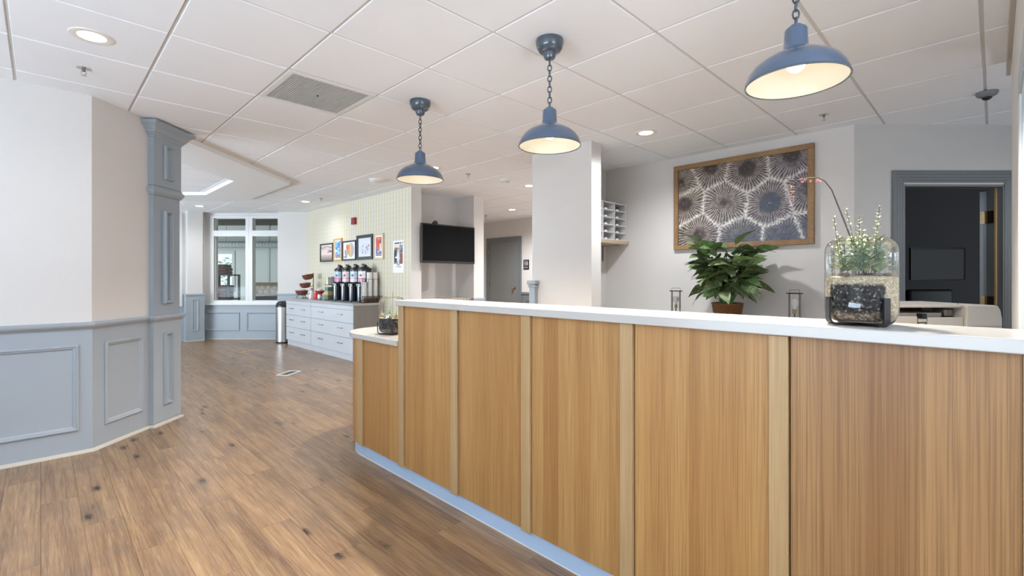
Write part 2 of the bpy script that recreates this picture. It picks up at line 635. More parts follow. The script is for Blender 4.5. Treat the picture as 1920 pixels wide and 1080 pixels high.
MB().sweep(path3, [(0, 2.405), (0.012, 2.410), (0.015, 2.420), (0.022, 2.424), (0.026, 2.436), (0.036, 2.442), (0.044, 2.462), (0.060, 2.485), (0.078, 2.498), (0.086, 2.505), (0.086, 2.525), (0, 2.53)]).build('crown', M_pil, pil, smooth=30)

# ------------------------------------------------------------------ lobby behind the camera (closes the room; its unseen windows are guessed, added as light sources)
def wall_with_window(name, p0, d, n, s0, s1, ws0, ws1, wz0, wz1, label, wname):
    M = frame(p0, d, n)
    mb = MB(M).box(s0, ws0, -0.14, 0, 0, WT).box(ws1, s1, -0.14, 0, 0, WT).box(ws0, ws1, -0.14, 0, 0, wz0).box(ws0, ws1, -0.14, 0, wz1, WT)
    struct(name, mb, M_wall, label)
    w = struct(wname, MB(M).picture_frame(ws0 - 0.07, ws1 + 0.07, wz0 - 0.07, wz1 + 0.07, [(0, 0), (0, 0.02), (0.07, 0.02), (0.07, -0.14)]), M_white, 'unseen white framed lobby window')
    k = max(2, round((ws1 - ws0) / 1.1))
    for i in range(1, k):
        x = ws0 + (ws1 - ws0) * i / k
        MB(M).box(x - 0.025, x + 0.025, -0.12, -0.06, wz0, wz1).build('mullion', M_white, w)
    return w


wall_with_window('wall_front', (0, -4.2), (1, 0), (0, 1), -3.7, 2.1, -0.6, 1.8, 0.3, 2.4, 'lobby wall behind the viewer', 'window_4')
wall_with_window('wall_side', (-3.6, 0), (0, 1), (1, 0), -4.3, 4.6, -0.5, 2.9, 0.3, 2.4, 'lobby side wall behind the viewer', 'window_5')
wall_with_window('wall_breakfast', (-3.6, 4.7), (0, 1), (1, 0), 0, 6.7, 1.3, 5.9, 0.4, 2.4, 'far side wall of the breakfast room', 'window_6')

# ------------------------------------------------------------------ far window wall
PWO = (2.349, 11.17)
wd = Vector((1, -1.01)).normalized()
wn = (wd.y, -wd.x)
PW_ = (PWO, (wd.x, wd.y), wn)
FW = frame(PWO, (wd.x, wd.y), wn)
mb = MB(FW)
OP = [(0.195, 0.842, 0.775, 2.09), (0.195, 0.842, 2.175, 2.445), (0.962, 1.70, 0.775, 2.09), (0.962, 1.70, 2.175, 2.445)]
mb.box(-0.12, 0.195, -0.12, 0, 0, 3.05).box(0.842, 0.962, -0.12, 0, 0, 3.05).box(1.70, 2.3, -0.12, 0, 0, 3.05)
mb.box(0.195, 0.842, -0.12, 0, 0, 0.775).box(0.195, 0.842, -0.12, 0, 2.09, 2.175).box(0.195, 0.842, -0.12, 0, 2.445, 3.05)
mb.box(0.962, 1.70, -0.12, 0, 0, 0.775).box(0.962, 1.70, -0.12, 0, 2.09, 2.175).box(0.962, 1.70, -0.12, 0, 2.445, 3.05)
ww = struct('wall_far', mb, M_wall, 'far off-white wall with two tall interior windows')
MB(FW).box(-0.1, 1.9, 0, 0.008, 0, 0.70).build('wainscot', M_wains, ww)
panel_moulding(ww, FW, 0.012, 0.713, 0.177, 0.553, 0.007, M_wains)
panel_moulding(ww, FW, 0.853, 1.50, 0.177, 0.553, 0.007, M_wains)
struct('baseboard_far', MB(FW)._add([], []).box(-0.05, 1.6, 0.008, 0.026, 0, 0.024), M_shoe, 'cream shoe moulding', bevel=0.004)
for i, (s0, s1) in enumerate(((0.119, 0.905), (0.899, 1.78))):
    w = struct('window_%d' % (i + 1), MB(FW).box(s0, s0 + 0.075, 0, 0.022, 0.715, 2.484).box(s1 - 0.07, s1, 0, 0.022, 0.715, 2.484)
               .box(s0, s1, 0, 0.0215, 2.44, 2.484).box(s0, s1, 0, 0.0215, 2.075, 2.19).box(s0, s1, 0, 0.0215, 0.715, 0.785), M_white,
               ['left interior window looking into the stone-walled porch room', 'right interior window looking into the stone-walled porch room'][i])
    for (a0, a1, z0, z1) in (OP[2 * i], OP[2 * i + 1]):
        MB(FW).picture_frame(a0, a1, z0, z1, [(0, 0.02), (0, -0.02), (0.014, -0.02), (0.014, -0.05), (0, -0.05)]).build('sash', M_white, w)
        MB(FW).box(a0 + 0.005, a1 - 0.005, -0.045, -0.040, z0 + 0.005, z1 - 0.005).build('pane', M_pane, w)
    if i == 0:
        MB(FW).box(0.07, 1.72, 0, 0.055, 0.695, 0.722).build('sill', M_white, w, bevel=0.004)
# white pier beside the windows
pr = struct('wall_pier', MB(FW).box(1.545, 2.2, 0, 0.14, 0, WT), M_wall, 'white pier beside the far windows')
MB(FW).box(1.543, 2.1, 0.14, 0.148, 0, 0.90).build('wainscot', M_wains, pr)
MB(FW).box(1.535, 2.1, 0.14, 0.165, 0.90, 0.93).build('chair_rail', M_wains, pr, bevel=0.005)

# square column and the wall left of the windows
mb = MB().box(1.0, 1.1, 11.16, 11.28, 0, 3.05).box(1.95, 2.36, 11.16, 11.28, 0, 3.05).box(-3.7, 0.2, 11.16, 11.28, 0, 3.05)
mb.box(0.2, 1.95, 11.16, 11.28, 0, 0.70).box(0.2, 1.95, 11.16, 11.28, 2.47, 3.05)
wb = struct('wall_breakfast_far', mb, M_wall, 'breakfast room end wall with a window')
w = struct('window_3', MB().box(1.87, 1.96, 11.13, 11.16, 0.68, 2.50).box(0.2, 1.9, 11.13, 11.159, 2.43, 2.50).box(0.2, 1.9, 11.13, 11.159, 2.09, 2.18).box(0.2, 1.9, 11.12, 11.159, 0.66, 0.73), M_white, 'interior window beside the square column')
MB().box(0.2, 1.95, 11.2, 11.205, 0.7, 2.47).build('pane', M_pane, w)
MB().box(-3.6, 2.2, 11.150, 11.16, 0, 0.68).build('wainscot', M_wains, wb)
col = struct('wall_column', MB().box(2.02, 2.275, 10.98, 11.16, 0, WT), M_wall, 'square off-white column over a blue-grey panelled base')
MB().box(1.99, 2.30, 10.955, 11.16, 0.02, 0.90).build('plinth', M_wains, col)
MB().box(1.98, 2.31, 10.94, 11.16, 0.895, 0.93).build('chair_rail', M_wains, col, bevel=0.008)
MB().box(1.985, 2.305, 10.945, 11.16, 0, 0.024).build('shoe_moulding', M_shoe, col, bevel=0.004)
panel_moulding(col, frame((1.99, 10.955), (1, 0), (0, -1)), 0.10, 0.21, 0.2, 0.82, 0.0, M_wains, 0.6)

# ------------------------------------------------------------------ accent wall with wallpaper
t = NT('wallpaper_yellow_trellis')
gp = t.n('NewGeometry').outputs['Position']
sp = t.n('SeparateXYZ')
t.l(gp, sp.inputs[0])
zz = t.math('SINE', t.math('MULTIPLY', sp.outputs[2], 2 * PI / 0.15))
ph = t.math('MULTIPLY', sp.outputs[1], 2 * PI / 0.085)
s1 = t.math('SINE', t.math('ADD', ph, t.math('MULTIPLY', zz, 0.75)))
s2 = t.math('SINE', t.math('SUBTRACT', ph, t.math('MULTIPLY', zz, 0.75)))
f = t.math('MAXIMUM', t.ramp(s1, [(0.45, 0.0), (0.75, 1.0)]), t.ramp(s2, [(0.45, 0.0), (0.75, 1.0)]))
th = t.math('SINE', t.math('MULTIPLY', sp.outputs[1], 2 * PI / 0.0425))
c1 = t.mix(f, H('#dcd8ce'), H('#d6ccaa'))
c1 = t.mix(t.math('MULTIPLY', t.ramp(th, [(0.8, 0.0), (0.95, 1.0)]), 0.45), c1, H('#c0bdb0'))
M_paper = t.base(c1, 0.7)
acc = struct('wall_accent', MB().box(3.752, 3.92, 5.83, 9.85, 0, WT), M_wall, 'white wall end and partition carrying the pale yellow wallpaper')
MB().box(3.748, 3.752, 5.832, 9.8, 0, HC).build('wallpaper', M_paper, acc, label='cream wallpaper with a pale yellow vertical trellis')

# ------------------------------------------------------------------ alcove with the television, corridor
wbox('wall_alcove', (3.92, 6.22), (1, 0), (0, -1), 0, 0.96, label='grey-white back of the television alcove')
hl = struct('wall_hall_left', MB().box(4.872, 5.08, 5.785, 8.7, 0, WT), M_wall, 'narrow wall end between the alcove and the corridor')
MB().box(4.862, 5.09, 5.772, 6.0, 0.885, 0.925).build('chair_rail', M_wains, hl, bevel=0.008)
MB().box(4.866, 5.086, 5.778, 6.0, 0, 0.885).build('wainscot', M_wains, hl)
MB().box(5.08, 5.10, 5.95, 7.2, 0, 2.05).build('casing', M_trimgrey, hl)
wbox('wall_hall_end', (7.5, 3.2), (0, 1), (-1, 0), 0, 5.5, label='corridor end wall with the restroom door')
he = bpy.data.objects['wall_hall_end']
struct('wall_hall_far', MB().box(5.08, 7.6, 8.6, 8.7, 0, WT), M_wall, 'far side of the corridor')
MB().box(7.488, 7.5, 3.5, 7.27, 0, 0.88).build('wainscot', M_trimgrey, he)
MB().box(7.47, 7.5, 3.5, 7.27, 0.88, 0.93).build('chair_rail', M_trimgrey, he, bevel=0.006)
panel_moulding(he, frame((7.488, 7.27), (0, -1), (-1, 0)), 0.1, 0.7, 0.2, 0.76, 0.0, M_trimgrey)
HD = frame((7.5, 8.42), (0, -1), (-1, 0))
dr = struct('door_1', MB(HD).box(0.105, 1.045, 0.004, 0.016, 0.005, 2.05), M_doorgrey, 'grey flush door at the end of the corridor')
MB(HD).box(0, 0.105, 0, 0.03, 0, 2.16).box(1.045, 1.14, 0, 0.03, 0, 2.16).box(0.105, 1.045, 0, 0.0295, 2.05, 2.16).build('casing', M_trimgrey, dr, bevel=0.004)
dk = MB(HD @ Matrix.Translation((0.93, 0.016, 1.01)) @ Matrix.Rotation(-PI / 2, 4, 'X'))
dk.lathe([(0, 0), (0.033, 0), (0.033, 0.006), (0.012, 0.010), (0.012, 0.035), (0.026, 0.045), (0.030, 0.058), (0.022, 0.072), (0, 0.075)], 16)
dk.build('door_knob', M_brass, dr, smooth=40)
for z in (0.25, 1.05, 1.78):
    MB(HD).box(0.095, 0.115, 0.012, 0.034, z, z + 0.1).build('hinge', M_nickel, dr)

# ------------------------------------------------------------------ big white column, partition, back wall
struct('wall_column_white', MB().box(3.713, 3.869, 2.683, 3.45, 0, WT), M_wall, 'broad white column behind the reception desk')
wbox('wall_partition', (3.869, 3.33), (1, 0), (0, -1), 0, 3.7, label='white partition carrying the mail sorter')
struct('wall_back', MB().box(4.912, 5.04, 0.835, 3.33, 0, WT), M_wall, 'off-white back wall behind the desk')
np_ = struct('trim_3', MB().box(3.665, 3.712, 3.37, 3.45, 0, 1.17), M_wains, 'blue-grey end post of the wainscot beside the white column', bevel=0.003)
MB().box(3.655, 3.712, 3.355, 3.465, 1.14, 1.165).build('moulding', M_wains, np_, bevel=0.008)
MB().box(3.648, 3.712, 3.348, 3.472, 1.172, 1.212).build('cap', M_wains, np_, bevel=0.006)

# angled wall with the office door
BO = (4.912, 0.835)
RD = (0.7149, -0.6992)
RN = (-0.6992, -0.7149)
RA = frame(BO, RD, RN)
mb = MB(RA).box(0, 0.414, -0.12, 0, 0, WT).box(1.285, 1.9, -0.12, 0, 0, WT).box(0.414, 1.285, -0.12, 0, 2.03, WT)
wr = struct('wall_right_angled', mb, M_wall2, 'grey-lit angled wall around the office doorway')
t0, t1 = 0.414, 1.285
d2 = struct('door_2', MB(RA).box(t0, t0 + 0.018, -0.13, 0.004, 0, 2.03).box(t1 - 0.018, t1, -0.13, 0.004, 0, 2.03).box(t0, t1, -0.13, 0.004, 2.016, 2.034), M_trimgrey, 'open grey office doorway with stepped casing')
CAS = [(0, 0), (0, 0.014), (0.014, 0.024), (0.03, 0.024), (0.036, 0.019), (0.056, 0.019), (0.062, 0.014), (0.08, 0.014), (0.088, 0.008), (0.1, 0.008), (0.1, 0)]
mb = MB(RA)
mb.picture_frame(t0 - 0.095, t1 + 0.095, -0.5, 2.15, CAS)
mb.build('casing', M_trimgrey, d2)
MB(RA).box(t0 + 0.018, t0 + 0.030, -0.085, -0.045, 0, 2.016).box(t1 - 0.030, t1 - 0.018, -0.060, -0.045, 0, 2.016).build('stop', M_oak2, d2)
# leaf swung open beyond ninety degrees about the far jamb
LM = RA @ Matrix.Translation((1.268, -0.135, 0)) @ Matrix.Rotation(math.radians(-44.4), 4, 'Z')
M_officedoor = mat('office_door_paint', H('#8f979e'), 0.45, var=0.02)
MB(LM).box(0, 0.80, -0.045, 0, 0.01, 2.0).build('door_leaf', M_officedoor, d2, bevel=0.002)
dk = MB(LM @ Matrix.Translation((0.73, 0, 1.0)) @ Matrix.Rotation(-PI / 2, 4, 'X'))
dk.lathe([(0, 0), (0.033, 0), (0.033, 0.006), (0.012, 0.010), (0.012, 0.035), (0.026, 0.045), (0.030, 0.058), (0.022, 0.072), (0, 0.075)], 16)
dk.build('door_knob', M_nickel, d2, smooth=40)
for z in (0.97, 1.715):
    MB(RA).box(1.262, 1.268, -0.128, -0.07, z, z + 0.11).tube([(1.262, -0.136, z), (1.262, -0.136, z + 0.11)], 0.008, 8).build('hinge', M_brass, d2)
    MB(LM).box(-0.004, 0.0, -0.042, -0.003, z, z + 0.11).build('hinge', M_brass, d2)

# unlit office behind the doorway, its darkness put into the wall and floor colour
M_office = mat('office_shade_grey', H('#5f5e61'), 0.7, var=0.03)
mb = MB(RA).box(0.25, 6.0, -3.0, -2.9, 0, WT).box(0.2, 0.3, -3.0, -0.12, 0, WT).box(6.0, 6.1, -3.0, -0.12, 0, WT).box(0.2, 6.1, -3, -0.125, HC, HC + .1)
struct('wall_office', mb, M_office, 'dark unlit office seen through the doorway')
struct('floor_office', MB(RA).box(0.2, 6.1, -3.0, -0.12, -0.1, -0.003), M_office, 'office floor, toned dark like the unlit walls')

# right-hand wall with a cased opening, and the staff passage behind it
wr2 = struct('wall_right', MB().box(1.95, 3.87, -0.22, -0.07, 0, WT), M_wall2, 'near cream wall at the end of the desk')
struct('wall_staff', MB().box(3.3, 3.8, -1.75, -1.6, 0, WT).box(5.4, 7.4, -1.75, -1.6, 0, WT).box(3.8, 5.4, -1.75, -1.6, 0, 0.5).box(3.8, 5.4, -1.75, -1.6, 2.1, WT).box(1.95, 2.1, -4.3, -0.22, 0, WT), M_wall2, 'staff passage walls')
struct('window_8', MB(frame((3.8, -1.6), (1, 0), (0, 1))).picture_frame(-0.07, 1.67, 0.43, 2.17, [(0, 0), (0, 0.02), (0.07, 0.02), (0.07, -0.15)]).box(0.78, 0.82, -0.1, -0.05, 0.5, 2.1), M_white, 'unseen white framed window added to the staff passage for fill light')  # added out of view, only as an opening for the passage fill light
M_case = mat('casing_pale_blue', H('#c3cdd3'), 0.42, var=0.02)
d3 = struct('door_3', MB().box(2.0, 2.36, -0.07, -0.066, 0, 1.866), M_case, 'pale blue cased panel in the right-hand wall')
MB().box(2.36, 2.455, -0.07, -0.060, 0, 1.866).build('casing', M_case, d3, bevel=0.003)
MB().box(2.0, 2.47, -0.07, -0.060, 1.866, 1.96).build('head_casing', M_wains, d3, bevel=0.004)
struct('trim_4', MB().box(2.0, 4.15, -0.07, -0.052, 2.46, HC), mat('header_strip_beige', H('#b5aca2'), 0.6), 'beige header strip under the ceiling edge')

# ------------------------------------------------------------------ reception desk
desk = thing('reception_desk', 'long oak-fronted reception desk with pale blue kick plate and a lower rounded end', 'reception desk', (0, 0, 0))


def front_path(off, y_end, y0):
    """plan of the desk front, off = distance in from the panel face; runs up the front then round the low end"""
    r = 0.30
    cx, cy = 1.875, 3.13
    pts = [(1.575 + off, y0)]
    for i in range(0, 13):
        a = PI - (PI / 2) * i / 12
        pts.append((cx + (r - off) * math.cos(a), cy + (r - off) * math.sin(a)))
    pts.append((2.40, cy + r - off))
    return pts


def strip(mb, path, t, z0, z1):
    """solid band of thickness t following a plan path (to its right)"""
    mb.sweep(path, [(0, z0), (t, z0), (t, z1), (0, z1)])
    return mb


LOW, HIGH = 0.818, 1.068
joints = [3.044, 2.524, 1.998, 1.471, 0.946, 0.427, -0.098, -0.62, -1.15]
bat_w = [0.062, 0.056, 0.056, 0.054, 0.054, 0.052, 0.052, 0.052, 0.052]
gap = 0.0045
for i, j in enumerate(joints[:-1]):
    top = LOW if i == 0 else HIGH
    nxt = joints[i + 1] + bat_w[i + 1]
    MB().box(1.576, 1.594, nxt, j - 0.004, 0.087, top).build('oak_panel', M_oakr if i >= 5 else M_oak, desk, bevel=0.0012, seg=1)
for i, j in enumerate(joints):
    MB().box(1.564, 1.594, j, j + bat_w[i], 0.085, LOW if i == 0 else HIGH).build('batten', M_oak2, desk, bevel=0.0015, seg=1)
pp = front_path(0.0, 0, joints[0] + bat_w[0])
strip(MB(), pp, 0.018, 0.087, LOW).build('curved_oak_panel', M_oak, desk, smooth=30, label='curved oak panel round the low end')
# dark backing behind the joints, kick plate, carcass
MB().box(1.597, 1.74, -1.15, 2.575, 0.10, HIGH).build('upper_carcass', M_void, desk)
MB().box(1.597, 1.64, 2.575, 3.12, 0.10, LOW).build('lower_carcass', M_void, desk)
MB().box(1.576, 1.76, 2.5785, 2.5815, LOW + 0.03, HIGH).build('end_panel', M_oak2, desk)
MB().box(1.74, 1.76, -1.15, 2.58, 0.10, HIGH).build('inner_panel', M_oak, desk)
kp = [(1.592, -1.15)] + front_path(0.017, 0, 3.13)[1:]
strip(MB(), kp, 0.012, 0.006, 0.1).build('kick_plate', M_kick, desk, smooth=30)
strip(MB(), [(x - 0.002, y) if i < 2 else (x, y) for i, (x, y) in enumerate(kp)], 0.02, 0, 0.006).build('kick_sealant', M_white, desk)
MB().box(1.78, 2.30, 0.0, 2.57, 0.70, 0.735).build('staff_worktop', M_white, desk)
for y in (0.0, 1.25, 2.5):
    MB().box(1.78, 2.28, y, y + 0.03, 0, 0.70).build('support', M_white, desk)


def slab(name, poly, z0, z1, label):
    o = MB().prism(poly, z0, z1).build(name, M_quartz, None, bevel=0.003, seg=2)
    return tag(o, label, 'countertop', 'white stone countertops of the desk')


slab('countertop', [(1.553, -1.15), (1.86, -1.15), (1.86, 2.60), (1.84, 2.612), (1.575, 2.612), (1.553, 2.595)], HIGH + 0.001, 1.103, 'long high white stone counter along the top of the oak desk')
lo = [(1.553, 2.584)]
for i in range(0, 15):
    a = PI - (PI / 2) * i / 14
    lo.append((1.875 + 0.322 * math.cos(a), 3.13 + 0.322 * math.sin(a)))
lo += [(2.42, 3.452), (2.42, 2.584)]
slab('countertop', lo, LOW + 0.001, 0.853, 'short low white stone counter with a rounded end, under the small terrarium')

# ------------------------------------------------------------------ pendant lamps
M_bulb = emit('pendant_bulb_glow', (1.0, 0.96, 0.90), 5)


def oval(h, w, n=14):
    pts = []
    for i in range(n):
        a = 2 * PI * i / n
        x, z = w / 2 * math.cos(a), h / 2 * math.sin(a)
        pts.append((x, 0, z * (1.0)))
    return pts


lk = MB().tube(oval(0.036, 0.021), 0.0034, 6, True).build('chain_link', M_slatedk, None, smooth=60)
link_me = lk.data
bpy.data.objects.remove(lk)
ZR = 1.962
SHADE = [(0.168, 0.0), (0.171, 0.003), (0.170, 0.012), (0.160, 0.038), (0.143, 0.062), (0.118, 0.083), (0.090, 0.098), (0.064, 0.109), (0.050, 0.116), (0.046, 0.122)]


def make_pendant(x, y, label):
    r = thing('pendant_lamp', label, 'pendant lamp', (x, y, 0), 0, 'enamel barn pendants over the desk')
    MB().lathe([(0, HC), (0.075, HC), (0.077, HC - 0.010), (0.076, HC - 0.022), (0.071, HC - 0.042), (0.061, HC - 0.060), (0.050, HC - 0.068), (0.036, HC - 0.070), (0.034, HC - 0.088), (0.027, HC - 0.102), (0.012, HC - 0.107), (0, HC - 0.108)], 32).build('ceiling_canopy', M_slatedk, r, smooth=30)
    z1, z0 = HC - 0.108, ZR + 0.208
    n = 9
    for k in range(n):
        z = z1 - (k + 0.5) * (z1 - z0) / n
        piece('chain_link', link_me, r, Matrix.Translation((0, 0, z)) @ Matrix.Rotation(0.5 + (k % 2) * PI / 2, 4, 'Z'))
    MB().lathe([(0, ZR + 0.210), (0.020, ZR + 0.210), (0.022, ZR + 0.200), (0.034, ZR + 0.199), (0.038, ZR + 0.192), (0.039, ZR + 0.165), (0.041, ZR + 0.130), (0.046, ZR + 0.122), (0.047, ZR + 0.114), (0, ZR + 0.112)], 28).build('socket_cup', M_slate, r, smooth=30)
    sh = MB().lathe([(a, ZR + b) for a, b in SHADE], 48).build('shade', M_slate, r, smooth=40)
    MB().lathe([(a - 0.003, ZR + b + 0.0005) for a, b in SHADE[:-1]] + [(0.0, ZR + 0.112)], 48).build('shade_lining', M_cream, sh, smooth=40, label='cream enamel inside of the shade')
    MB().lathe([(0.165, ZR + 0.001), (0.168, ZR - 0.003), (0.172, ZR), (0.1715, ZR + 0.004), (0.167, ZR + 0.002)], 48).build('rim', M_slatedk, sh, smooth=40)
    MB().lathe([(0, ZR + 0.038), (0.016, ZR + 0.041), (0.028, ZR + 0.052), (0.031, ZR + 0.066), (0.026, ZR + 0.082), (0.014, ZR + 0.098), (0.013, ZR + 0.112)], 20).build('bulb', M_bulb, r, smooth=60)
    d = bpy.data.lights.new('pendant_light', 'SPOT')
    d.energy, d.color, d.shadow_soft_size = 74, (1.0, 0.90, 0.77), 0.03
    d.spot_size, d.spot_blend = math.radians(150), 0.5
    o = bpy.data.objects.new('pendant_light', d)
    C.objects.link(o)
    o.parent = r
    o.location = (0, 0, ZR + 0.004)
    return r


make_pendant(1.988, 2.973, 'slate blue barn pendant hanging over the low rounded end of the desk')
make_pendant(1.984, 1.713, 'slate blue barn pendant hanging in front of the broad white column')
make_pendant(1.985, 0.515, 'slate blue barn pendant hanging in front of the coral picture')

# ------------------------------------------------------------------ ceiling fittings
M_lens = emit('downlight_lens', (1.0, 0.96, 0.90), 14)
M_ring = mat('downlight_trim', H('#e9e2dc'), 0.35, var=0.01)


def downlight(x, y, label, power=36, z=HC, grp='recessed ceiling downlights'):
    r = thing('downlight', label, 'downlight', (x, y, z), 0, grp)
    MB().lathe([(0.060, 0.0), (0.062, -0.003), (0.085, -0.006), (0.095, -0.004), (0.096, 0.0)], 32).build('trim_ring', M_ring, r, smooth=40)
    MB().lathe([(0, -0.0015), (0.061, -0.0015), (0.061, 0.0)], 28).build('lens', M_lens, r)
    d = bpy.data.lights.new('downlight_beam', 'SPOT')
    d.energy, d.color, d.shadow_soft_size = power, (0.94, 0.97, 1.0), 0.05
    d.spot_size, d.spot_blend = math.radians(160), 0.85
    o = bpy.data.objects.new('downlight_beam', d)
    C.objects.link(o)
    o.parent = r
    o.location = (0, 0, -0.02)
    return r


downlight(0.196, 3.419, 'round downlight in the ceiling above the left wainscot, nearest of all', 17)
downlight(3.862, 2.197, 'round downlight in the ceiling between the white column and the coral picture', 88)
downlight(2.05, 10.13, 'round downlight near the square column at the far end')
downlight(3.216, 8.263, 'round downlight above the coffee cabinets', 18)
downlight(6.392, 6.464, 'round downlight in the corridor ceiling before the grey restroom door', 200)
downlight(3.30, 4.66, 'round downlight half hidden behind the shade over the low counter', 75)
downlight(4.92, 4.62, 'round downlight half hidden by the edge of the broad white column', 55)

downlight(-0.3, -2.0, 'unseen fill downlight added in the lobby ceiling behind the viewer, right', 40)  # this and the next are unseen, added to even out the lobby walls
downlight(-1.1, 1.4, 'unseen fill downlight added in the lobby ceiling behind the viewer, left', 24)
downlight(5.0, -0.9, 'unseen fill downlight added in the staff passage ceiling past the office door', 55)  # unseen, added to lift the ceiling and walls behind the desk
downlight(6.2, 4.45, 'unseen fill downlight added in the corridor ceiling behind the broad white column', 260)  # extra lamp kept out of view, added to brighten the corridor

M_fit = mat('white_fitting_plastic', H('#e6e6e6'), 0.4, var=0.01)


def sprinkler(x, y, label):
    r = thing('fire_sprinkler', label, 'sprinkler', (x, y, HC), 0, 'ceiling fire sprinklers')
    MB().lathe([(0.010, 0.0), (0.012, -0.004), (0.034, -0.003), (0.036, 0)], 20).build('escutcheon', M_chrome, r, smooth=40)
    MB().lathe([(0, -0.002), (0.009, -0.002), (0.009, -0.018), (0.004, -0.022), (0, -0.022)], 12).build('body', M_nickel, r)
    mb = MB()
    for sx in (-1, 1):
        mb.tube([(sx * 0.008, 0, -0.016), (sx * 0.013, 0, -0.028), (0, 0, -0.044)], 0.0022, 6)
    mb.build('arms', M_chrome, r)
    mb = MB().lathe([(0, -0.044), (0.009, -0.044), (0.009, -0.047), (0, -0.048)], 16)
    for k in range(8):
        a = k * PI / 4
        mb._add([(math.cos(a + s) * q, math.sin(a + s) * q, -0.0455) for s, q in ((-.2, .008), (.2, .008), (.14, .019), (-.14, .019))], [(0, 1, 2, 3)])
    mb.build('deflector', M_chrome, r)


sprinkler(0.19, 3.976, 'chrome sprinkler in the ceiling above the left wall, behind the nearest downlight')
sprinkler(4.444, 0.954, 'chrome sprinkler in the ceiling above the coral picture')
sprinkler(3.806, 4.628, 'chrome sprinkler in the ceiling between the pendants and the television')
sprinkler(3.266, 7.752, 'chrome sprinkler in the ceiling in front of the wallpapered wall')
sprinkler(6.6, 7.45, 'tiny sprinkler in the corridor ceiling')

r = thing('smoke_detector', 'round white flush detector on the ceiling beside the wallpapered wall', 'detector', (3.17, 5.74, HC))
MB().lathe([(0, -0.040), (0.05, -0.038), (0.085, -0.028), (0.10, -0.012), (0.105, 0)], 28).build('dome', M_fit, r, smooth=60)
MB().lathe([(0.105, 0), (0.108, -0.006), (0.112, -0.006), (0.113, 0)], 28).build('base_ring', M_fit, r)
r = thing('smoke_detector', 'stepped white smoke detector on the ceiling in front of the corridor', 'detector', (4.385, 4.56, HC))
MB().lathe([(0.072, 0), (0.072, -0.012), (0.062, -0.018), (0, -0.018)], 24).build('base_ring', M_fit, r, smooth=40)
MB().lathe([(0, -0.050), (0.028, -0.049), (0.034, -0.040), (0.048, -0.038), (0.052, -0.022), (0.054, -0.018)], 24).build('chamber', M_fit, r, smooth=40)
MB().lathe([(0.0495, -0.027), (0.051, -0.029), (0.0525, -0.033), (0.049, -0.036)], 24).build('slots', M_nickel, r)

M_cam = mat('camera_grey_plastic', H('#7b8085'), 0.4)
r = thing('security_camera', 'grey dome security camera on the ceiling near the office door', 'camera', (4.72, 0.035, HC))
MB().lathe([(0.060, 0), (0.060, -0.006), (0.055, -0.022), (0.040, -0.032), (0.028, -0.036)], 28).build('housing', M_cam, r, smooth=50)
MB().lathe([(0.028, -0.034), (0.026, -0.044), (0.017, -0.053), (0, -0.057)], 24).build('dome', M_blackpl, r, smooth=60)

# return air grille filling one tile
vx, vy = OX + T, OY + 5 * T
r = thing('ceiling_vent', 'square grey return-air grille set in the tiled ceiling', 'vent', (vx + T / 2, vy + T / 2, HC))
hT = T / 2 - 0.008
mb = MB()
mb.ring([(-hT, -hT), (hT, -hT), (hT, hT), (-hT, hT)], [(-hT + .035, -hT + .035), (hT - .035, -hT + .035), (hT - .035, hT - .035), (-hT + .035, hT - .035)], -0.004, 0.006)
mb.build('frame', M_fit, r, bevel=0.0015, seg=1)
M_grille = mat('grille_metal', H('#c4c4c2'), 0.5, var=0.02)
mb = MB()
for k in range(36):
    x = -hT + 0.04 + k * (2 * hT - 0.08) / 35
    mb.box(x - 0.0035, x + 0.0035, -hT + 0.034, hT - 0.034, -0.002, 0.004)
for k in range(36):
    y = -hT + 0.04 + k * (2 * hT - 0.08) / 35
    mb.box(-hT + 0.034, hT - 0.034, y - 0.0015, y + 0.0015, 0.000, 0.0045)
mb.build('grille_slats', M_grille, r, kind='stuff')
MB().box(-hT + .03, hT - .03, -hT + .03, hT - .03, 0.0055, 0.0075).build('backing', mat('grille_backing', H('#9a9b9b'), 0.7), r)
MB().lathe([(0, -0.006), (0.007, -0.005), (0.008, 0)], 12).build('screw', M_void, r)

# floor register and strips of tape
r = thing('floor_register', 'white framed floor register let into the planks before the coffee cabinets', 'floor vent', (2.295, 6.44, 0), math.radians(38))
mb = MB().ring([(-0.16, -0.085), (0.16, -0.085), (0.16, 0.085), (-0.16, 0.085)], [(-0.13, -0.055), (0.13, -0.055), (0.13, 0.055), (-0.13, 0.055)], 0.0005, 0.006)
mb.build('frame', M_white, r, bevel=0.0015, seg=1)
mb = MB()
for k in range(9):
    y = -0.048 + k * 0.012
    mb.box(-0.13, 0.13, y - 0.0035, y + 0.0035, 0.001, 0.004)
mb.build('slats', M_nickel, r, kind='stuff')
M_tape = mat('yellow_tape', H('#d9c07a'), 0.6)
for k, (x, y, rz) in enumerate(((2.40, 8.83, 0.3), (2.55, 8.87, 0.1))):
    o = MB().box(-0.055, 0.055, -0.03, 0.03, 0.0003, 0.0015).build('floor_tape', M_tape)
    o.location, o.rotation_euler = (x, y, 0), (0, 0, rz)
    tag(o, ['strip of yellow tape on the far floor, the one nearer the square column', 'strip of yellow tape on the far floor, the one nearer the steel bin'][k], 'tape', 'yellow tape on the floor')

# ------------------------------------------------------------------ flat prints as vertex colours
M_print = {}


def print_mat(rough=0.5):
    if rough in M_print:
        return M_print[rough]
    t = NT('printed_paper_%d' % int(rough * 100))
    at = t.n('Attribute', attribute_name='print')
    t.base(at.outputs['Color'], rough)
    M_print[rough] = t.m
    return t.m


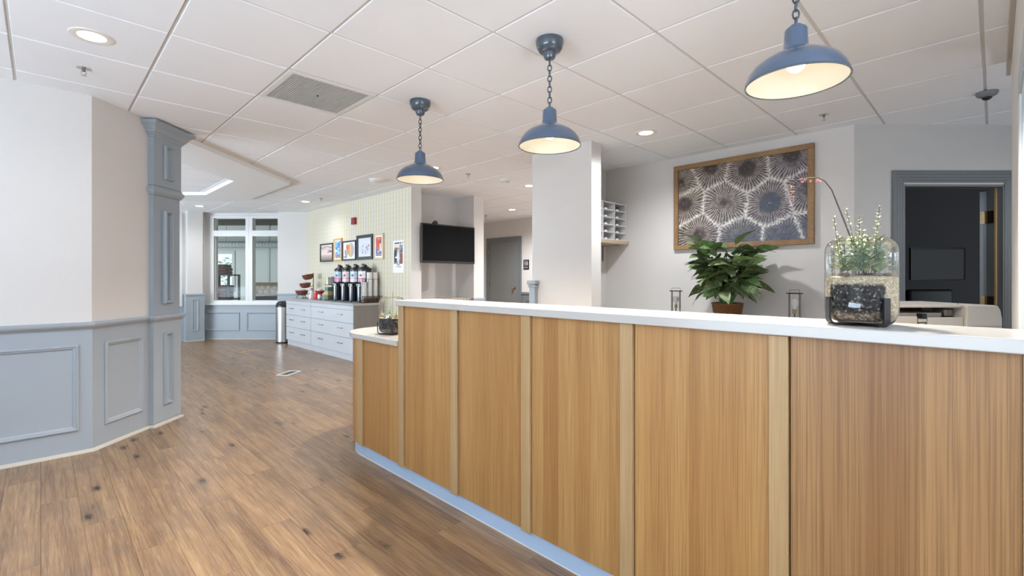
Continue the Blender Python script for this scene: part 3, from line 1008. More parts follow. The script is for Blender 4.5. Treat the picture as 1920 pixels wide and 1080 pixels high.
def print_sheet(name, M, w, h, nx, ny, fn, parent, rough=0.5):
    """flat sheet in the local s-z plane, u left to right as seen from +n, v bottom to top; fn gives sRGB 0..1"""
    u, v = np.meshgrid(np.linspace(0, 1, nx), np.linspace(0, 1, ny))
    rgb = np.clip(fn(u.ravel(), v.ravel()), 0, 1)
    rgb = np.where(rgb <= 0.04045, rgb / 12.92, ((rgb + 0.055) / 1.055) ** 2.4)
    P = np.c_[u.ravel() * w, np.zeros(nx * ny), v.ravel() * h, np.ones(nx * ny)] @ np.array(M).T
    i = np.arange(nx * ny).reshape(ny, nx)
    q = np.c_[i[:-1, :-1].ravel(), i[:-1, 1:].ravel(), i[1:, 1:].ravel(), i[1:, :-1].ravel()]
    me = bpy.data.meshes.new(name)
    me.from_pydata(P[:, :3].tolist(), [], q.tolist())
    ca = me.color_attributes.new('print', 'FLOAT_COLOR', 'POINT')
    ca.data.foreach_set('color', np.c_[rgb, np.ones(len(rgb))].ravel().astype(np.float32))
    me.materials.append(print_mat(rough))
    o = bpy.data.objects.new(name, me)
    C.objects.link(o)
    o.parent = parent
    return o


def col(c):
    c = c.lstrip('#')
    return np.array([int(c[i:i + 2], 16) / 255 for i in (0, 2, 4)])


def lay(base, mask, c):
    m = np.clip(mask, 0, 1)[:, None]
    return base * (1 - m) + col(c) * m


def vnoise(x, y, seed=0):
    """cheap value noise"""
    r = np.random.RandomState(seed).rand(64, 64)
    xi, yi = np.floor(x).astype(int), np.floor(y).astype(int)
    fx, fy = x - xi, y - yi
    fx, fy = fx * fx * (3 - 2 * fx), fy * fy * (3 - 2 * fy)
    g = lambda a, b: r[a % 64, b % 64]
    return (g(xi, yi) * (1 - fx) + g(xi + 1, yi) * fx) * (1 - fy) + (g(xi, yi + 1) * (1 - fx) + g(xi + 1, yi + 1) * fx) * fy


# ------------------------------------------------------------------ the coral picture on the back wall
def coral(u, v):
    A = 1.218 / 0.806
    # cell centres (across, up, in picture heights), dark-centre size
    cells = [(0.02, 0.84, .06), (0.43, 0.98, .10), (0.866, 0.89, .11), (1.35, 0.95, .10), (0.09, 0.54, .11), (0.60, 0.51, .06), (1.12, 0.45, .13),
             (0.27, 0.11, .09), (0.80, 0.03, .05), (1.26, 0.0, .05), (1.52, 0.55, .06), (1.62, 0.12, .05)]
    x, y = u * A, v
    wob = 0.03
    xw = x + wob * (vnoise(x * 6, y * 6, 1) - .5) + .012 * (vnoise(x * 30, y * 30, 2) - .5)
    yw = y + wob * (vnoise(x * 6, y * 6, 3) - .5) + .012 * (vnoise(x * 30, y * 30, 4) - .5)
    D = np.stack([np.hypot(xw - a, yw - b) for a, b, _ in cells], 1)
    o = np.argsort(D, 1)
    k = o[:, 0]
    idx = np.arange(len(x))
    d1, d2 = D[idx, o[:, 0]], D[idx, o[:, 1]]
    e = (d2 - d1) / 2
    cx, cy, cr = [np.array([c[i] for c in cells])[k] for i in range(3)]
    ang = np.arctan2(yw - cy, xw - cx)
    n1 = vnoise(x * 45, y * 45, 5)
    nn = np.array([40, 40, 44, 46, 38, 42, 46, 42, 44, 46, 40, 40])[k]
    st = 0.5 + 0.5 * np.cos(ang * nn + 1.2 * vnoise(x * 8, y * 8, 6))
    st2 = 0.5 + 0.5 * np.cos(ang * nn * 1.5 + 1.0)
    rad = np.clip((d1 - cr * 0.8) / 0.045, 0, 1)
    warm = np.clip(1.15 - u * 0.85 - (1 - v) * 0.25, 0, 1)[:, None]
    base = col('#4f4a52') * (1 - warm) + col('#554840') * warm
    base = base * (0.7 + 0.6 * n1[:, None])
    ridge = col('#bdb6be') * (1 - warm) + col('#d8cec2') * warm
    far = np.clip(d1 / 0.30, 0.25, 1)
    m = np.clip(np.clip(st * 1.4 - 0.35, 0, 1) * (0.22 + 0.62 * rad) * (0.75 + 0.25 * far) + 0.18 * st2 * (1 - rad), 0, 1) * (0.7 + 0.45 * n1)
    blue = np.clip((0.33 - v) * 4, 0, 1) * np.clip((u - 0.25) * 5, 0, 1)
    m = np.clip(m * (1 - 0.45 * blue), 0, 1)
    c = base * (1 - m[:, None]) + ridge * m[:, None]
    core = np.clip((cr - d1) / 0.04, 0, 1)
    corec = np.where((k == 6)[:, None], col('#3d495c')[None, :], col('#332b2a')[None, :])
    c = c * (1 - 0.75 * core[:, None]) + corec * 0.75 * core[:, None]
    c = lay(c, 0.5 * (n1 > 0.72) * np.clip(1 - d1 / .06, 0, 1), '#a5a09c')
    c = c * (1 - 0.45 * blue[:, None]) + col('#55637c') * 0.45 * blue[:, None]
    n2 = vnoise(x * 60, y * 60, 7)
    edge = np.exp(-(e / (0.012 + 0.016 * n2)) ** 2)
    c = lay(c, 0.75 * edge * (0.35 + 0.85 * n2), '#e6e0d8')
    spk = (vnoise(x * 110, y * 110, 8) > 0.66) * np.exp(-(e / 0.032) ** 2) * np.clip(1.2 - 1.2 * v + .5 * u, .15, 1)
    return lay(c, 0.85 * spk, '#f6f3ee')


M_frame = oak('rustic_frame_wood', H('#8a6a48'), H('#a5845c'), H('#6b4e33'), across=(1, 0.25, 0.25), sc=1.0, rough=0.6)
pic = thing('framed_picture', 'large wood-framed close-up of grey coral cells on the back wall above the plant', 'picture', (4.912, 2.439, 1.541))
FM = frame((-0.012, 0, 0), (0, -1), (-1, 0))
W_, H_ = 1.316, 0.90
for nm, x0, x1, z0, z1 in (('bottom', 0, W_, 0, 0.05), ('top', 0, W_, H_ - 0.05, H_), ('left', 0, 0.05, 0.05, H_ - 0.05), ('right', W_ - 0.05, W_, 0.05, H_ - 0.05)):
    MB(FM).box(x0, x1, -0.01, 0.032, z0, z1).build('frame_bar', M_frame, pic, bevel=0.003, seg=1)
MB(FM).box(0.03, W_ - 0.03, -0.010, 0.008, 0.03, H_ - 0.03).build('backing_board', M_void, pic)
print_sheet('print', FM @ Matrix.Translation((0.048, 0.011, 0.047)), 1.22, 0.806, 460, 300, coral, pic, 0.55)

# ------------------------------------------------------------------ back counter, plant, bulb lamps
bc = thing('back_counter', 'low white counter along the back wall under the coral picture', 'counter')
MB().box(4.36, 4.908, 0.95, 3.3, 0, 0.80).build('body', M_white, bc)
MB().box(4.33, 4.908, 0.93, 3.32, 0.80, 0.838).build('top', M_quartz, bc, bevel=0.003)
for i in range(4):
    MB().box(4.345, 4.36, 0.97 + i * 0.58, 1.53 + i * 0.58, 0.08, 0.78).build('door', M_white, bc, bevel=0.003)


def leaf_mesh(name, L, Wd, droop, m, fold=0.25, seg=7, wave=0.0):
    mb = MB()
    vs, fs = [], []
    for i in range(seg + 1):
        s = i / seg
        w = Wd * (math.sin(PI * min(1, s ** 0.75)) ** 0.9) * (1 - 0.25 * s) + 0.0008
        x = L * s * (1 - 0.12 * droop * s)
        z = -L * droop * s * s * 0.6
        wv = wave * math.sin(s * 9)
        vs += [(x, -w, z + fold * w + wv), (x, 0, z), (x, w, z + fold * w - wv)]
    for i in range(seg):
        a = i * 3
        fs += [(a, a + 1, a + 4, a + 3), (a + 1, a + 2, a + 5, a + 4)]
    mb._add(vs, fs)
    o = mb.build(name, m, None, smooth=180)
    me = o.data
    bpy.data.objects.remove(o)
    return me


def leaf_mat(name, ca, cb, cc, rough=0.45, sub=0.0):
    t = NT(name)
    oi = t.n('ObjectInfo').outputs['Random']
    f = t.noise(t.coords((1, 1, 1), 'obj'), 45, 3, 0.6, 0.5)
    tc = t.n('TexCoord').outputs['Object']
    sx = t.n('SeparateXYZ')
    t.l(tc, sx.inputs[0])
    c = t.mix(oi, ca, cb)
    c = t.mix(t.math('MULTIPLY', t.ramp(f, [(0.45, 0.0), (0.7, 1.0)]), 0.5), c, cc)
    vein = t.math('SUBTRACT', 1.0, t.math('MINIMUM', t.math('MULTIPLY', t.math('ABSOLUTE', sx.outputs[1]), 320.0), 1.0))
    c = t.mix(t.math('MULTIPLY', vein, 0.45), c, cc)
    t.base(c, rough)
    return t.m


M_leaf = leaf_mat('plant_leaf_green', H('#3d5632'), H('#748a58'), H('#adb58a'))
M_leaf2 = leaf_mat('plant_leaf_light', H('#4a7a3e'), H('#6d8f54'), H('#a9b98a'))
M_stem = mat('plant_stem_green', H('#5f8a42'), 0.5)
M_wick = NT('basket_wicker')
cw = M_wick.coords((1, 1, 1))
M_wick.base(M_wick.mix(M_wick.noise(cw, 70, 3), H('#3d220c'), H('#8a5a2c')), 0.5)
M_wick = M_wick.m

PX, PY, PZ = 4.57, 1.755, 0.838
plant = thing('potted_plant', 'bushy green leafy plant in a brown woven basket on the back counter', 'plant', (PX, PY, PZ))
mb = MB()
mb.lathe([(0, 0.004), (0.104, 0.004), (0.110, 0.03), (0.120, 0.09), (0.131, 0.160)], 36)
mb.lathe([(0.122, 0.160), (0.114, 0.09), (0.105, 0.02)], 36)
mb.build('basket_wall', M_wick, plant, smooth=60)
mb = MB()
for k in range(9):
    z = 0.012 + k * 0.0175
    rr = 0.107 + 0.024 * (z / 0.16)
    for ph in (0, 1):
        pts = []
        for i in range(48):
            a = 2 * PI * i / 48
            q = rr + 0.0045 * math.sin(12 * a + PI * (k % 2)) * (1 if ph == 0 else -1)
            pts.append((q * math.cos(a), q * math.sin(a), z + ph * 0.007))
        mb.tube(pts, 0.0045, 5, True)
mb.build('woven_strands', M_wick, plant, kind='stuff')
mb = MB()
for i in range(24):
    a = 2 * PI * i / 24
    mb.tube([(0.106 * math.cos(a), 0.106 * math.sin(a), 0.005), (0.133 * math.cos(a), 0.133 * math.sin(a), 0.162)], 0.0035, 5)
mb.tube([((0.133 + .003 * math.sin(20 * 2 * PI * i / 60)) * math.cos(2 * PI * i / 60), 0.133 * math.sin(2 * PI * i / 60), 0.163) for i in range(60)], 0.008, 6, True)
mb.build('rim_and_stakes', M_wick, plant)
MB().lathe([(0, 0.150), (0.06, 0.156), (0.121, 0.148)], 24).build('moss', mat('moss_brown', H('#5a4630'), 0.9, bump=0.8, bscale=120), plant)
rnd = random.Random(11)
lm = [leaf_mesh('leaf', 0.24, 0.074, 0.45, M_leaf, 0.25, 8, 0.004), leaf_mesh('leaf', 0.21, 0.066, 0.75, M_leaf, 0.2, 8, 0.006), leaf_mesh('leaf', 0.19, 0.058, 0.25, M_leaf2, 0.35, 8, 0.003)]
view = Vector((-PX, -PY, 0)).normalized()
side = Vector((view.y, -view.x, 0))
for k in range(14):
    a = 2 * PI * k / 14 + rnd.uniform(-.2, .2)
    R0, R1 = rnd.uniform(0.02, 0.07), rnd.uniform(0.12, 0.26)
    hgt = rnd.uniform(0.38, 0.56)
    if (PX + math.cos(a) * R1 * 1.2) > 4.84:
        R1 *= 0.5
    stem = [(math.cos(a) * (R0 + (R1 - R0) * s ** 1.5), math.sin(a) * (R0 + (R1 - R0) * s ** 1.5), 0.14 + hgt * s) for s in np.linspace(0, 1, 7)]
    MB().tube(stem, [0.007, 0.007, 0.006, 0.006, 0.005, 0.004, 0.003], 6).build('stem', M_stem, plant, smooth=60)
    nl = 9
    for j in range(nl):
        s = 0.36 + 0.64 * j / (nl - 1)
        q = s * 6
        i0 = min(5, int(q))
        p = Vector(stem[i0]).lerp(Vector(stem[i0 + 1]), q - i0)
        yaw = a + rnd.uniform(-1.9, 1.9)
        pit = -0.15 - 0.75 * (s - 0.55) + rnd.uniform(-0.45, 0.4)
        kk = 2 if (j == nl - 1 and k % 2 == 0) else rnd.choice((0, 0, 1))
        sc = rnd.uniform(0.8, 1.15) * (1.0 if s > .45 else 0.85)
        # keep the leaves off the wall and the picture
        tip = PX + p.x + math.cos(yaw) * 0.25 * sc
        if tip > 4.86:
            yaw = PI - yaw
        M = Matrix.Translation(p) @ Matrix.Rotation(yaw, 4, 'Z') @ Matrix.Rotation(pit, 4, 'Y') @ Matrix.Rotation(rnd.uniform(-.9, .9), 4, 'X') @ Matrix.Scale(sc, 4)
        piece('leaf', lm[kk], plant, M)

# lower, outward drooping leaves on thin petioles
for k in range(20):
    a = 2 * PI * k / 20 + rnd.uniform(-.15, .15)
    R1 = rnd.uniform(0.10, 0.19)
    z1 = rnd.uniform(0.26, 0.46)
    if PX + math.cos(a) * (R1 + 0.22) > 4.86:
        continue
    e = (math.cos(a) * R1, math.sin(a) * R1, z1)
    MB().tube([(0.03 * math.cos(a), 0.03 * math.sin(a), 0.15), (e[0] * .6, e[1] * .6, z1 * .86), e], [0.004, 0.003, 0.002], 5).build('stem', M_stem, plant, smooth=60)
    M = Matrix.Translation(e) @ Matrix.Rotation(a + rnd.uniform(-.5, .5), 4, 'Z') @ Matrix.Rotation(rnd.uniform(0.0, 0.5), 4, 'Y') @ Matrix.Rotation(rnd.uniform(-.7, .7), 4, 'X') @ Matrix.Scale(rnd.uniform(0.75, 1.0), 4)
    piece('leaf', lm[rnd.choice((0, 1, 1, 2))], plant, M)

M_bulbw = mat('frosted_bulb', H('#f3f1ec'), 0.25, var=0.0)


def bulb_lamp(x, y, label):
    r = thing('bulb_lamp', label, 'lamp', (x, y, 0.838), 0, 'wire and glass bulb lamps on the back counter')
    MB().lathe([(0, 0), (0.058, 0), (0.060, 0.004), (0.060, 0.012), (0.055, 0.016), (0, 0.016)], 28).build('base', M_dark, r, smooth=40)
    MB().lathe([(0.048, 0.016), (0.048, 0.262)], 28).build('glass_cylinder', M_glass, r, smooth=60)
    mb = MB()
    for k in range(4):
        a = PI / 4 + k * PI / 2 + 0.35
        mb.tube([(0.052 * math.cos(a), 0.052 * math.sin(a), 0.014), (0.052 * math.cos(a), 0.052 * math.sin(a), 0.265)], 0.0018, 6)
    mb.build('upright_wires', M_nickel, r)
    MB().ring([(0.066 * math.cos(2 * PI * i / 28), 0.066 * math.sin(2 * PI * i / 28)) for i in range(28)], [(0.046 * math.cos(2 * PI * i / 28), 0.046 * math.sin(2 * PI * i / 28)) for i in range(28)], 0.262, 0.270).build('top_ring', M_dark, r)
    v = Vector((0.711, -0.703, 0))
    MB().tube([tuple(v * -0.045 + Vector((0, 0, 0.268))), tuple(v * -0.045 + Vector((0, 0, 0.296))), tuple(v * 0.045 + Vector((0, 0, 0.296))), tuple(v * 0.045 + Vector((0, 0, 0.268)))], 0.002, 6).build('handle', M_dark, r)
    MB().tube([(0, 0, 0.014), (0, 0, 0.09)], 0.006, 8).build('stem', M_dark, r)
    MB().lathe([(0, 0.088), (0.014, 0.088), (0.015, 0.12), (0.012, 0.128), (0, 0.128)], 16).build('socket', M_brass, r, smooth=40)
    MB().lathe([(0.011, 0.126), (0.014, 0.142), (0.027, 0.164), (0.031, 0.182), (0.028, 0.200), (0.016, 0.214), (0, 0.218)], 20).build('bulb', M_bulbw, r, smooth=60)


bulb_lamp(4.70, 2.327, 'wire-framed glass cylinder lamp with a bare white bulb, left of the plant')
bulb_lamp(4.70, 1.229, 'wire-framed glass cylinder lamp with a bare white bulb, right of the plant')

# ------------------------------------------------------------------ mail sorter and its shelf
M_lam = mat('sorter_white_laminate', H('#dcdbdc'), 0.5, var=0.01)
SH = frame((4.20, 3.33), (1, 0), (0, -1))
sf = thing('wall_shelf', 'short wooden wall shelf under the mail sorter', 'shelf', (4.20, 3.33, 0))
L0 = Matrix.Identity(4)
SL = frame((0, 0), (1, 0), (0, -1))
M_shelfw = oak('shelf_wood', H('#b7a48c'), H('#c8b79f'), H('#9c886e'), across=(0.05, 1, 1))
MB(SL).box(0, 0.708, 0, 0.315, 1.628, 1.668).build('board', M_shelfw, sf, bevel=0.002, seg=1)
for s in (0.20, 0.62):
    MB(SL).box(s, s + 0.025, 0, 0.005, 1.44, 1.628).box(s, s + 0.025, 0, 0.24, 1.623, 1.628).build('bracket', M_nickel, sf)
ms = thing('mail_sorter', 'white ten-slot mail sorter on a wooden shelf behind the white column', 'mail sorter', (4.20, 3.33, 0))
zs = [1.674 + i * 0.0835 for i in range(6)]
MB(SL).box(0.015, 0.70, 0.002, 0.008, 1.669, 2.105).build('back_panel', M_lam, ms)
for s in (0.015, 0.218, 0.447, 0.688):
    MB(SL).box(s, s + 0.012, 0.008, 0.29, 1.669, 2.105).build('divider', M_lam, ms)
for z in zs:
    for s0, s1 in ((0.027, 0.218), (0.23, 0.447), (0.459, 0.688)):
        MB(SL).box(s0, s1, 0.008, 0.285, z - 0.005, z + 0.005).build('shelf', M_lam, ms)
M_tag = mat('white_label_card', H('#f2f2f0'), 0.6, var=0.0)
for z in zs[:-1]:
    for s0, s1 in ((0.23, 0.447), (0.459, 0.688)):
        MB(SL).box(s0 + 0.025, s0 + 0.075, 0.285, 0.288, z - 0.004, z + 0.018).build('label_card', M_tag, ms)
M_pap = mat('dark_envelopes', H('#3d3a38'), 0.7)
for (s, z, w, hh) in ((0.24, zs[4], 0.07, 0.035), (0.475, zs[4], 0.10, 0.05), (0.30, zs[0], 0.06, 0.02), (0.48, zs[1], 0.06, 0.02), (0.24, zs[2], 0.05, 0.02)):
    MB(SL).box(s, s + w, 0.05, 0.26, z + 0.0055, z + 0.0055 + hh).build('mail_bundle', M_pap, ms, bevel=0.002, seg=1)

# ------------------------------------------------------------------ copier
M_cop = mat('copier_ivory_plastic', H('#d9d4cb'), 0.5, var=0.02)
M_copd = mat('copier_dark_grey', H('#5d5b58'), 0.5, var=0.03)
XV, DV = Vector((0.7110, -0.7031, 0)), Vector((0.7031, 0.7110, 0))
cx = XV * 2.70 + DV * 2.96
cp = thing('copier', 'ivory office copier with an open output tray, beside the office doorway', 'copier', (cx.x, cx.y, 0), -YAW)
MB().box(-0.34, 0.30, 0.0, 0.52, 0.04, 0.985).build('body', M_cop, cp, bevel=0.012)
for i, z in enumerate((0.12, 0.32, 0.52)):
    MB().box(-0.32, 0.26, -0.012, 0.0, z, z + 0.18).build('paper_drawer', M_cop, cp, bevel=0.006)
MB().box(-0.33, -0.19, -0.01, 0.0, 0.72, 1.002).build('front_cover', M_cop, cp, bevel=0.004)
MB().box(-0.128, 0.095, -0.01, 0.0, 0.72, 0.996).build('front_cover', M_cop, cp, bevel=0.004)
lt = MB().box(-0.19, -0.13, -0.006, 0.0, 0.72, 0.992).build('latch_recess', M_copd, cp)
MB().box(-0.184, -0.136, -0.014, 0.0, 0.966, 0.985).box(-0.176, -0.144, -0.012, 0.0, 0.74, 0.958).build('latch', M_cop, cp, bevel=0.002, seg=1)
MB().box(-0.33, 0.095, 0.015, 0.50, 0.985, 0.99).build('output_tray', M_copd, cp)
MB().box(-0.34, 0.30, 0.30, 0.52, 0.985, 1.055).build('rear_housing', M_copd, cp)
mb = MB().prism([(-0.30, 0.05), (-0.15, 0.03), (0.0, 0.04), (0.07, 0.10), (0.05, 0.3), (-0.28, 0.3)], 0.992, 1.02)
mb.build('tray_ramp', mat('copier_light_grey', H('#a9a6a1'), 0.5), cp, bevel=0.004)
MB().box(-0.165, -0.135, -0.016, 0.03, 0.988, 1.018).build('paper_stop', M_blackpl, cp, bevel=0.004)
MB().box(0.03, 0.09, 0.05, 0.14, 0.992, 1.045).build('roller_block', M_nickel, cp, bevel=0.008)
MB().box(-0.34, 0.097, -0.006, 0.52, 1.055, 1.073).build('scanner_lid', M_cop, cp, bevel=0.005)
mb = MB()
prof = [(0.10, 0.90), (0.29, 0.90), (0.318, 0.935), (0.318, 0.985), (0.308, 1.04), (0.292, 1.066), (0.27, 1.072), (0.10, 1.072)]
mb._add([(x, y, z) for y in (-0.028, 0.50) for x, z in prof], [tuple(range(8)), tuple(range(8, 16))[::-1]] + [(i, (i + 1) % 8, 8 + (i + 1) % 8, 8 + i) for i in range(8)])
mb.build('control_block', M_cop, cp, bevel=0.006)
MB().box(0.101, 0.316, -0.0295, -0.0275, 0.942, 0.944).build('seam', M_copd, cp)
MB().tube([(0.125 + 0.0, 0.06, 1.070), (0.125, 0.06, 1.085)], 0.002, 6).build('pin', M_blackpl, cp)
MB().tube([(0.318, 0.12, 0.975), (0.36, 0.12, 0.985), (0.40, 0.13, 0.96), (0.43, 0.14, 0.90), (0.44, 0.14, 0.6), (0.42, 0.14, 0.05), (0.36, 0.14, 0.02), (0.32, 0.2, 0.02)], 0.009, 8).build('cable', M_cop, cp, smooth=60)
for x in (-0.3, 0.26):
    for y in (0.05, 0.47):
        MB().lathe([(0, 0), (0.025, 0), (0.025, 0.042), (0, 0.042)], 12, x, y).build('caster', M_blackpl, cp)

# office contents (dark; the whiteboard's dimness is put into its grey)
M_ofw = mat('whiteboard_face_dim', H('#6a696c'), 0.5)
wbd = thing('whiteboard', 'whiteboard hung on the far wall of the dark office', 'whiteboard', (0, 0, 0))
ORG = RA @ Matrix.Translation((0, -2.9, 0))
ox = 2.93
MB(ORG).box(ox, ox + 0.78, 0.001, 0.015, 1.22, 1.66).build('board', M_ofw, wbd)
MB(ORG).picture_frame(ox - 0.01, ox + 0.79, 1.21, 1.68, [(0, 0.001), (0, 0.022), (0.014, 0.022), (0.014, 0.012)]).build('frame', M_blackpl, wbd)
och = thing('office_chair', 'dark high-backed office chair in the unlit office', 'chair', tuple(RA @ Vector((2.15, -1.7, 0))), -0.77)
MB().box(-0.27, 0.27, -0.03, 0.05, 0.55, 1.10).build('backrest', M_blackpl, och, bevel=0.03, seg=3)
MB().box(-0.26, 0.26, 0.05, 0.52, 0.44, 0.54).build('seat', M_blackpl, och, bevel=0.03, seg=3)
MB().lathe([(0, 0.06), (0.03, 0.06), (0.03, 0.44), (0, 0.44)], 12, 0, 0.26).build('post', M_dark, och)
mb = MB()
for k in range(5):
    a = 2 * PI * k / 5
    mb.tube([(0, 0.26, 0.09), (0.3 * math.cos(a), 0.26 + 0.3 * math.sin(a), 0.05)], 0.02, 8)
    mb.lathe([(0, -0.005), (0.026, -0.005), (0.026, 0.05), (0, 0.05)], 10, 0.3 * math.cos(a), 0.26 + 0.3 * math.sin(a))
mb.build('star_base', M_dark, och)

# ------------------------------------------------------------------ glass jar terrariums
def soil_mat(side_sand):
    t = NT('terrarium_soil_layers')
    po = t.n('TexCoord').outputs['Object']
    so = t.n('SeparateXYZ')
    t.l(po, so.inputs[0])
    vz = t.coords((1, 1, 1), 'obj')
    vor = t.n('TexVoronoi')
    t.l(vz, vor.inputs['Vector'])
    vor.inputs['Scale'].default_value = 190
    sc_ = t.n('SeparateColor')
    t.l(vor.outputs['Color'], sc_.inputs[0])
    rv = sc_.outputs[0]
    dark = t.ramp(rv, [(0.0, H('#17181a')), (0.55, H('#2b2a2b')), (0.8, H('#514c49')), (0.96, H('#8f887f'))])
    sand = t.ramp(rv, [(0.0, H('#b59f80')), (0.5, H('#cbb897')), (1.0, H('#e6dcc6'))])
    peb = t.ramp(rv, [(0.0, H('#5d4a3d')), (0.5, H('#8d7867')), (1.0, H('#b8a690'))])
    wob = t.noise(vz, 30, 3)
    h = t.math('MULTIPLY_ADD', wob, 0.022, so.outputs[2])
    ang = t.math('ARCTAN2', so.outputs[1], so.outputs[0])
    c = t.mix(t.ramp(h, [(0.034, 0.0), (0.044, 1.0)]), peb, dark)
    c = t.mix(t.ramp(t.math('MULTIPLY_ADD', so.outputs[2], 1.0, t.math('MULTIPLY', wob, 0.012)), [(0.112, 0.0), (0.119, 1.0)]), c, sand)
    if not side_sand:
        t.base(c, 0.85)
        t.bump(vor.outputs['Distance'], 0.8, 0.002)
        return t.m
    # sand poured down the sides of the jar
    sn = t.math('SINE', t.math('ADD', ang, 2.98))
    sd = t.math('MULTIPLY', 0.5, t.math('MULTIPLY_ADD', t.noise(vz, 22, 3), 0.5, t.math('MAXIMUM', t.math('MULTIPLY', sn, 1.25), t.math('MULTIPLY', sn, -0.97))))
    c = t.mix(t.ramp(sd, [(0.50, 0.0), (0.535, 1.0)]), c, sand)
    t.base(c, 0.85)
    t.bump(vor.outputs['Distance'], 0.8, 0.002)
    return t.m


M_soil, M_soil2 = soil_mat(True), soil_mat(False)
M_jar = glass('jar_glass', (0.985, 0.99, 0.985), 0.8, 1.4, 0.006)
M_sand = mat('sand_gravel', H('#d6c6a8'), 0.9, var=0.25, scale=250, bump=1.0, bscale=300)
M_pebble = mat('pebbles', H('#8b7b70'), 0.7, var=0.3, scale=60)
M_sprig = leaf_mat('sprig_leaf_pale', H('#9dac86'), H('#c6cda6'), H('#e3e6cf'), 0.5)
M_sprigd = leaf_mat('sprig_leaf_green', H('#5f7d5c'), H('#87a07c'), H('#c0cfb4'), 0.5)
M_sprigy = leaf_mat('sprig_tip_yellow', H('#c2cf86'), H('#d9dfae'), H('#eef0d2'), 0.5)
M_twig = mat('brown_stalk', H('#5a4d49'), 0.6)
M_flower = mat('coral_pink_blossom', H('#ec9a88'), 0.6, var=0.15, scale=90)

JAR = [(0.0, 0.0), (0.060, 0.0), (0.074, 0.004), (0.083, 0.012), (0.088, 0.026), (0.089, 0.045), (0.089, 0.20), (0.087, 0.216), (0.081, 0.229), (0.071, 0.238), (0.058, 0.243), (0.052, 0.244), (0.050, 0.247), (0.047, 0.244)]


def sprig(par, base, top, n, L, m, rnd, name='sprig', bend=0.01):
    """a stem with opposite leaf pairs, one mesh"""
    mb = MB()
    P0, P1 = Vector(base), Vector(top)
    mid = (P0 + P1) / 2 + Vector((rnd.uniform(-bend, bend), rnd.uniform(-bend, bend), 0))
    pts = [((1 - s) ** 2) * P0 + 2 * s * (1 - s) * mid + s * s * P1 for s in np.linspace(0, 1, 9)]
    mb.k = 1
    mb.tube([tuple(p) for p in pts], 0.0011, 4)
    mb.k = 0
    for i in range(n):
        s = 0.12 + 0.88 * i / (n - 1)
        p = ((1 - s) ** 2) * P0 + 2 * s * (1 - s) * mid + s * s * P1
        sc = L * (1.05 - 0.55 * s) * rnd.uniform(0.85, 1.15)
        a = i * 1.4 + rnd.uniform(-.3, .3)
        for q in (0, PI):
            M = Matrix.Translation(p) @ Matrix.Rotation(a + q, 4, 'Z') @ Matrix.Rotation(-0.35 - rnd.uniform(0, .4), 4, 'Y')
            w = sc * 0.24
            vs = [(0, 0, 0), (sc * .35, -w, sc * .06), (sc * .38, 0, 0), (sc * .35, w, sc * .06), (sc * .8, -w * .6, 0.0), (sc * .8, w * .6, 0.0), (sc, 0, -sc * .08)]
            mb._add([tuple(M @ Vector(v)) for v in vs], [(0, 1, 2), (0, 2, 3), (1, 4, 2), (2, 5, 3), (2, 4, 6), (2, 6, 5)])
    return mb.build(name, [m, M_twig], par, smooth=60)


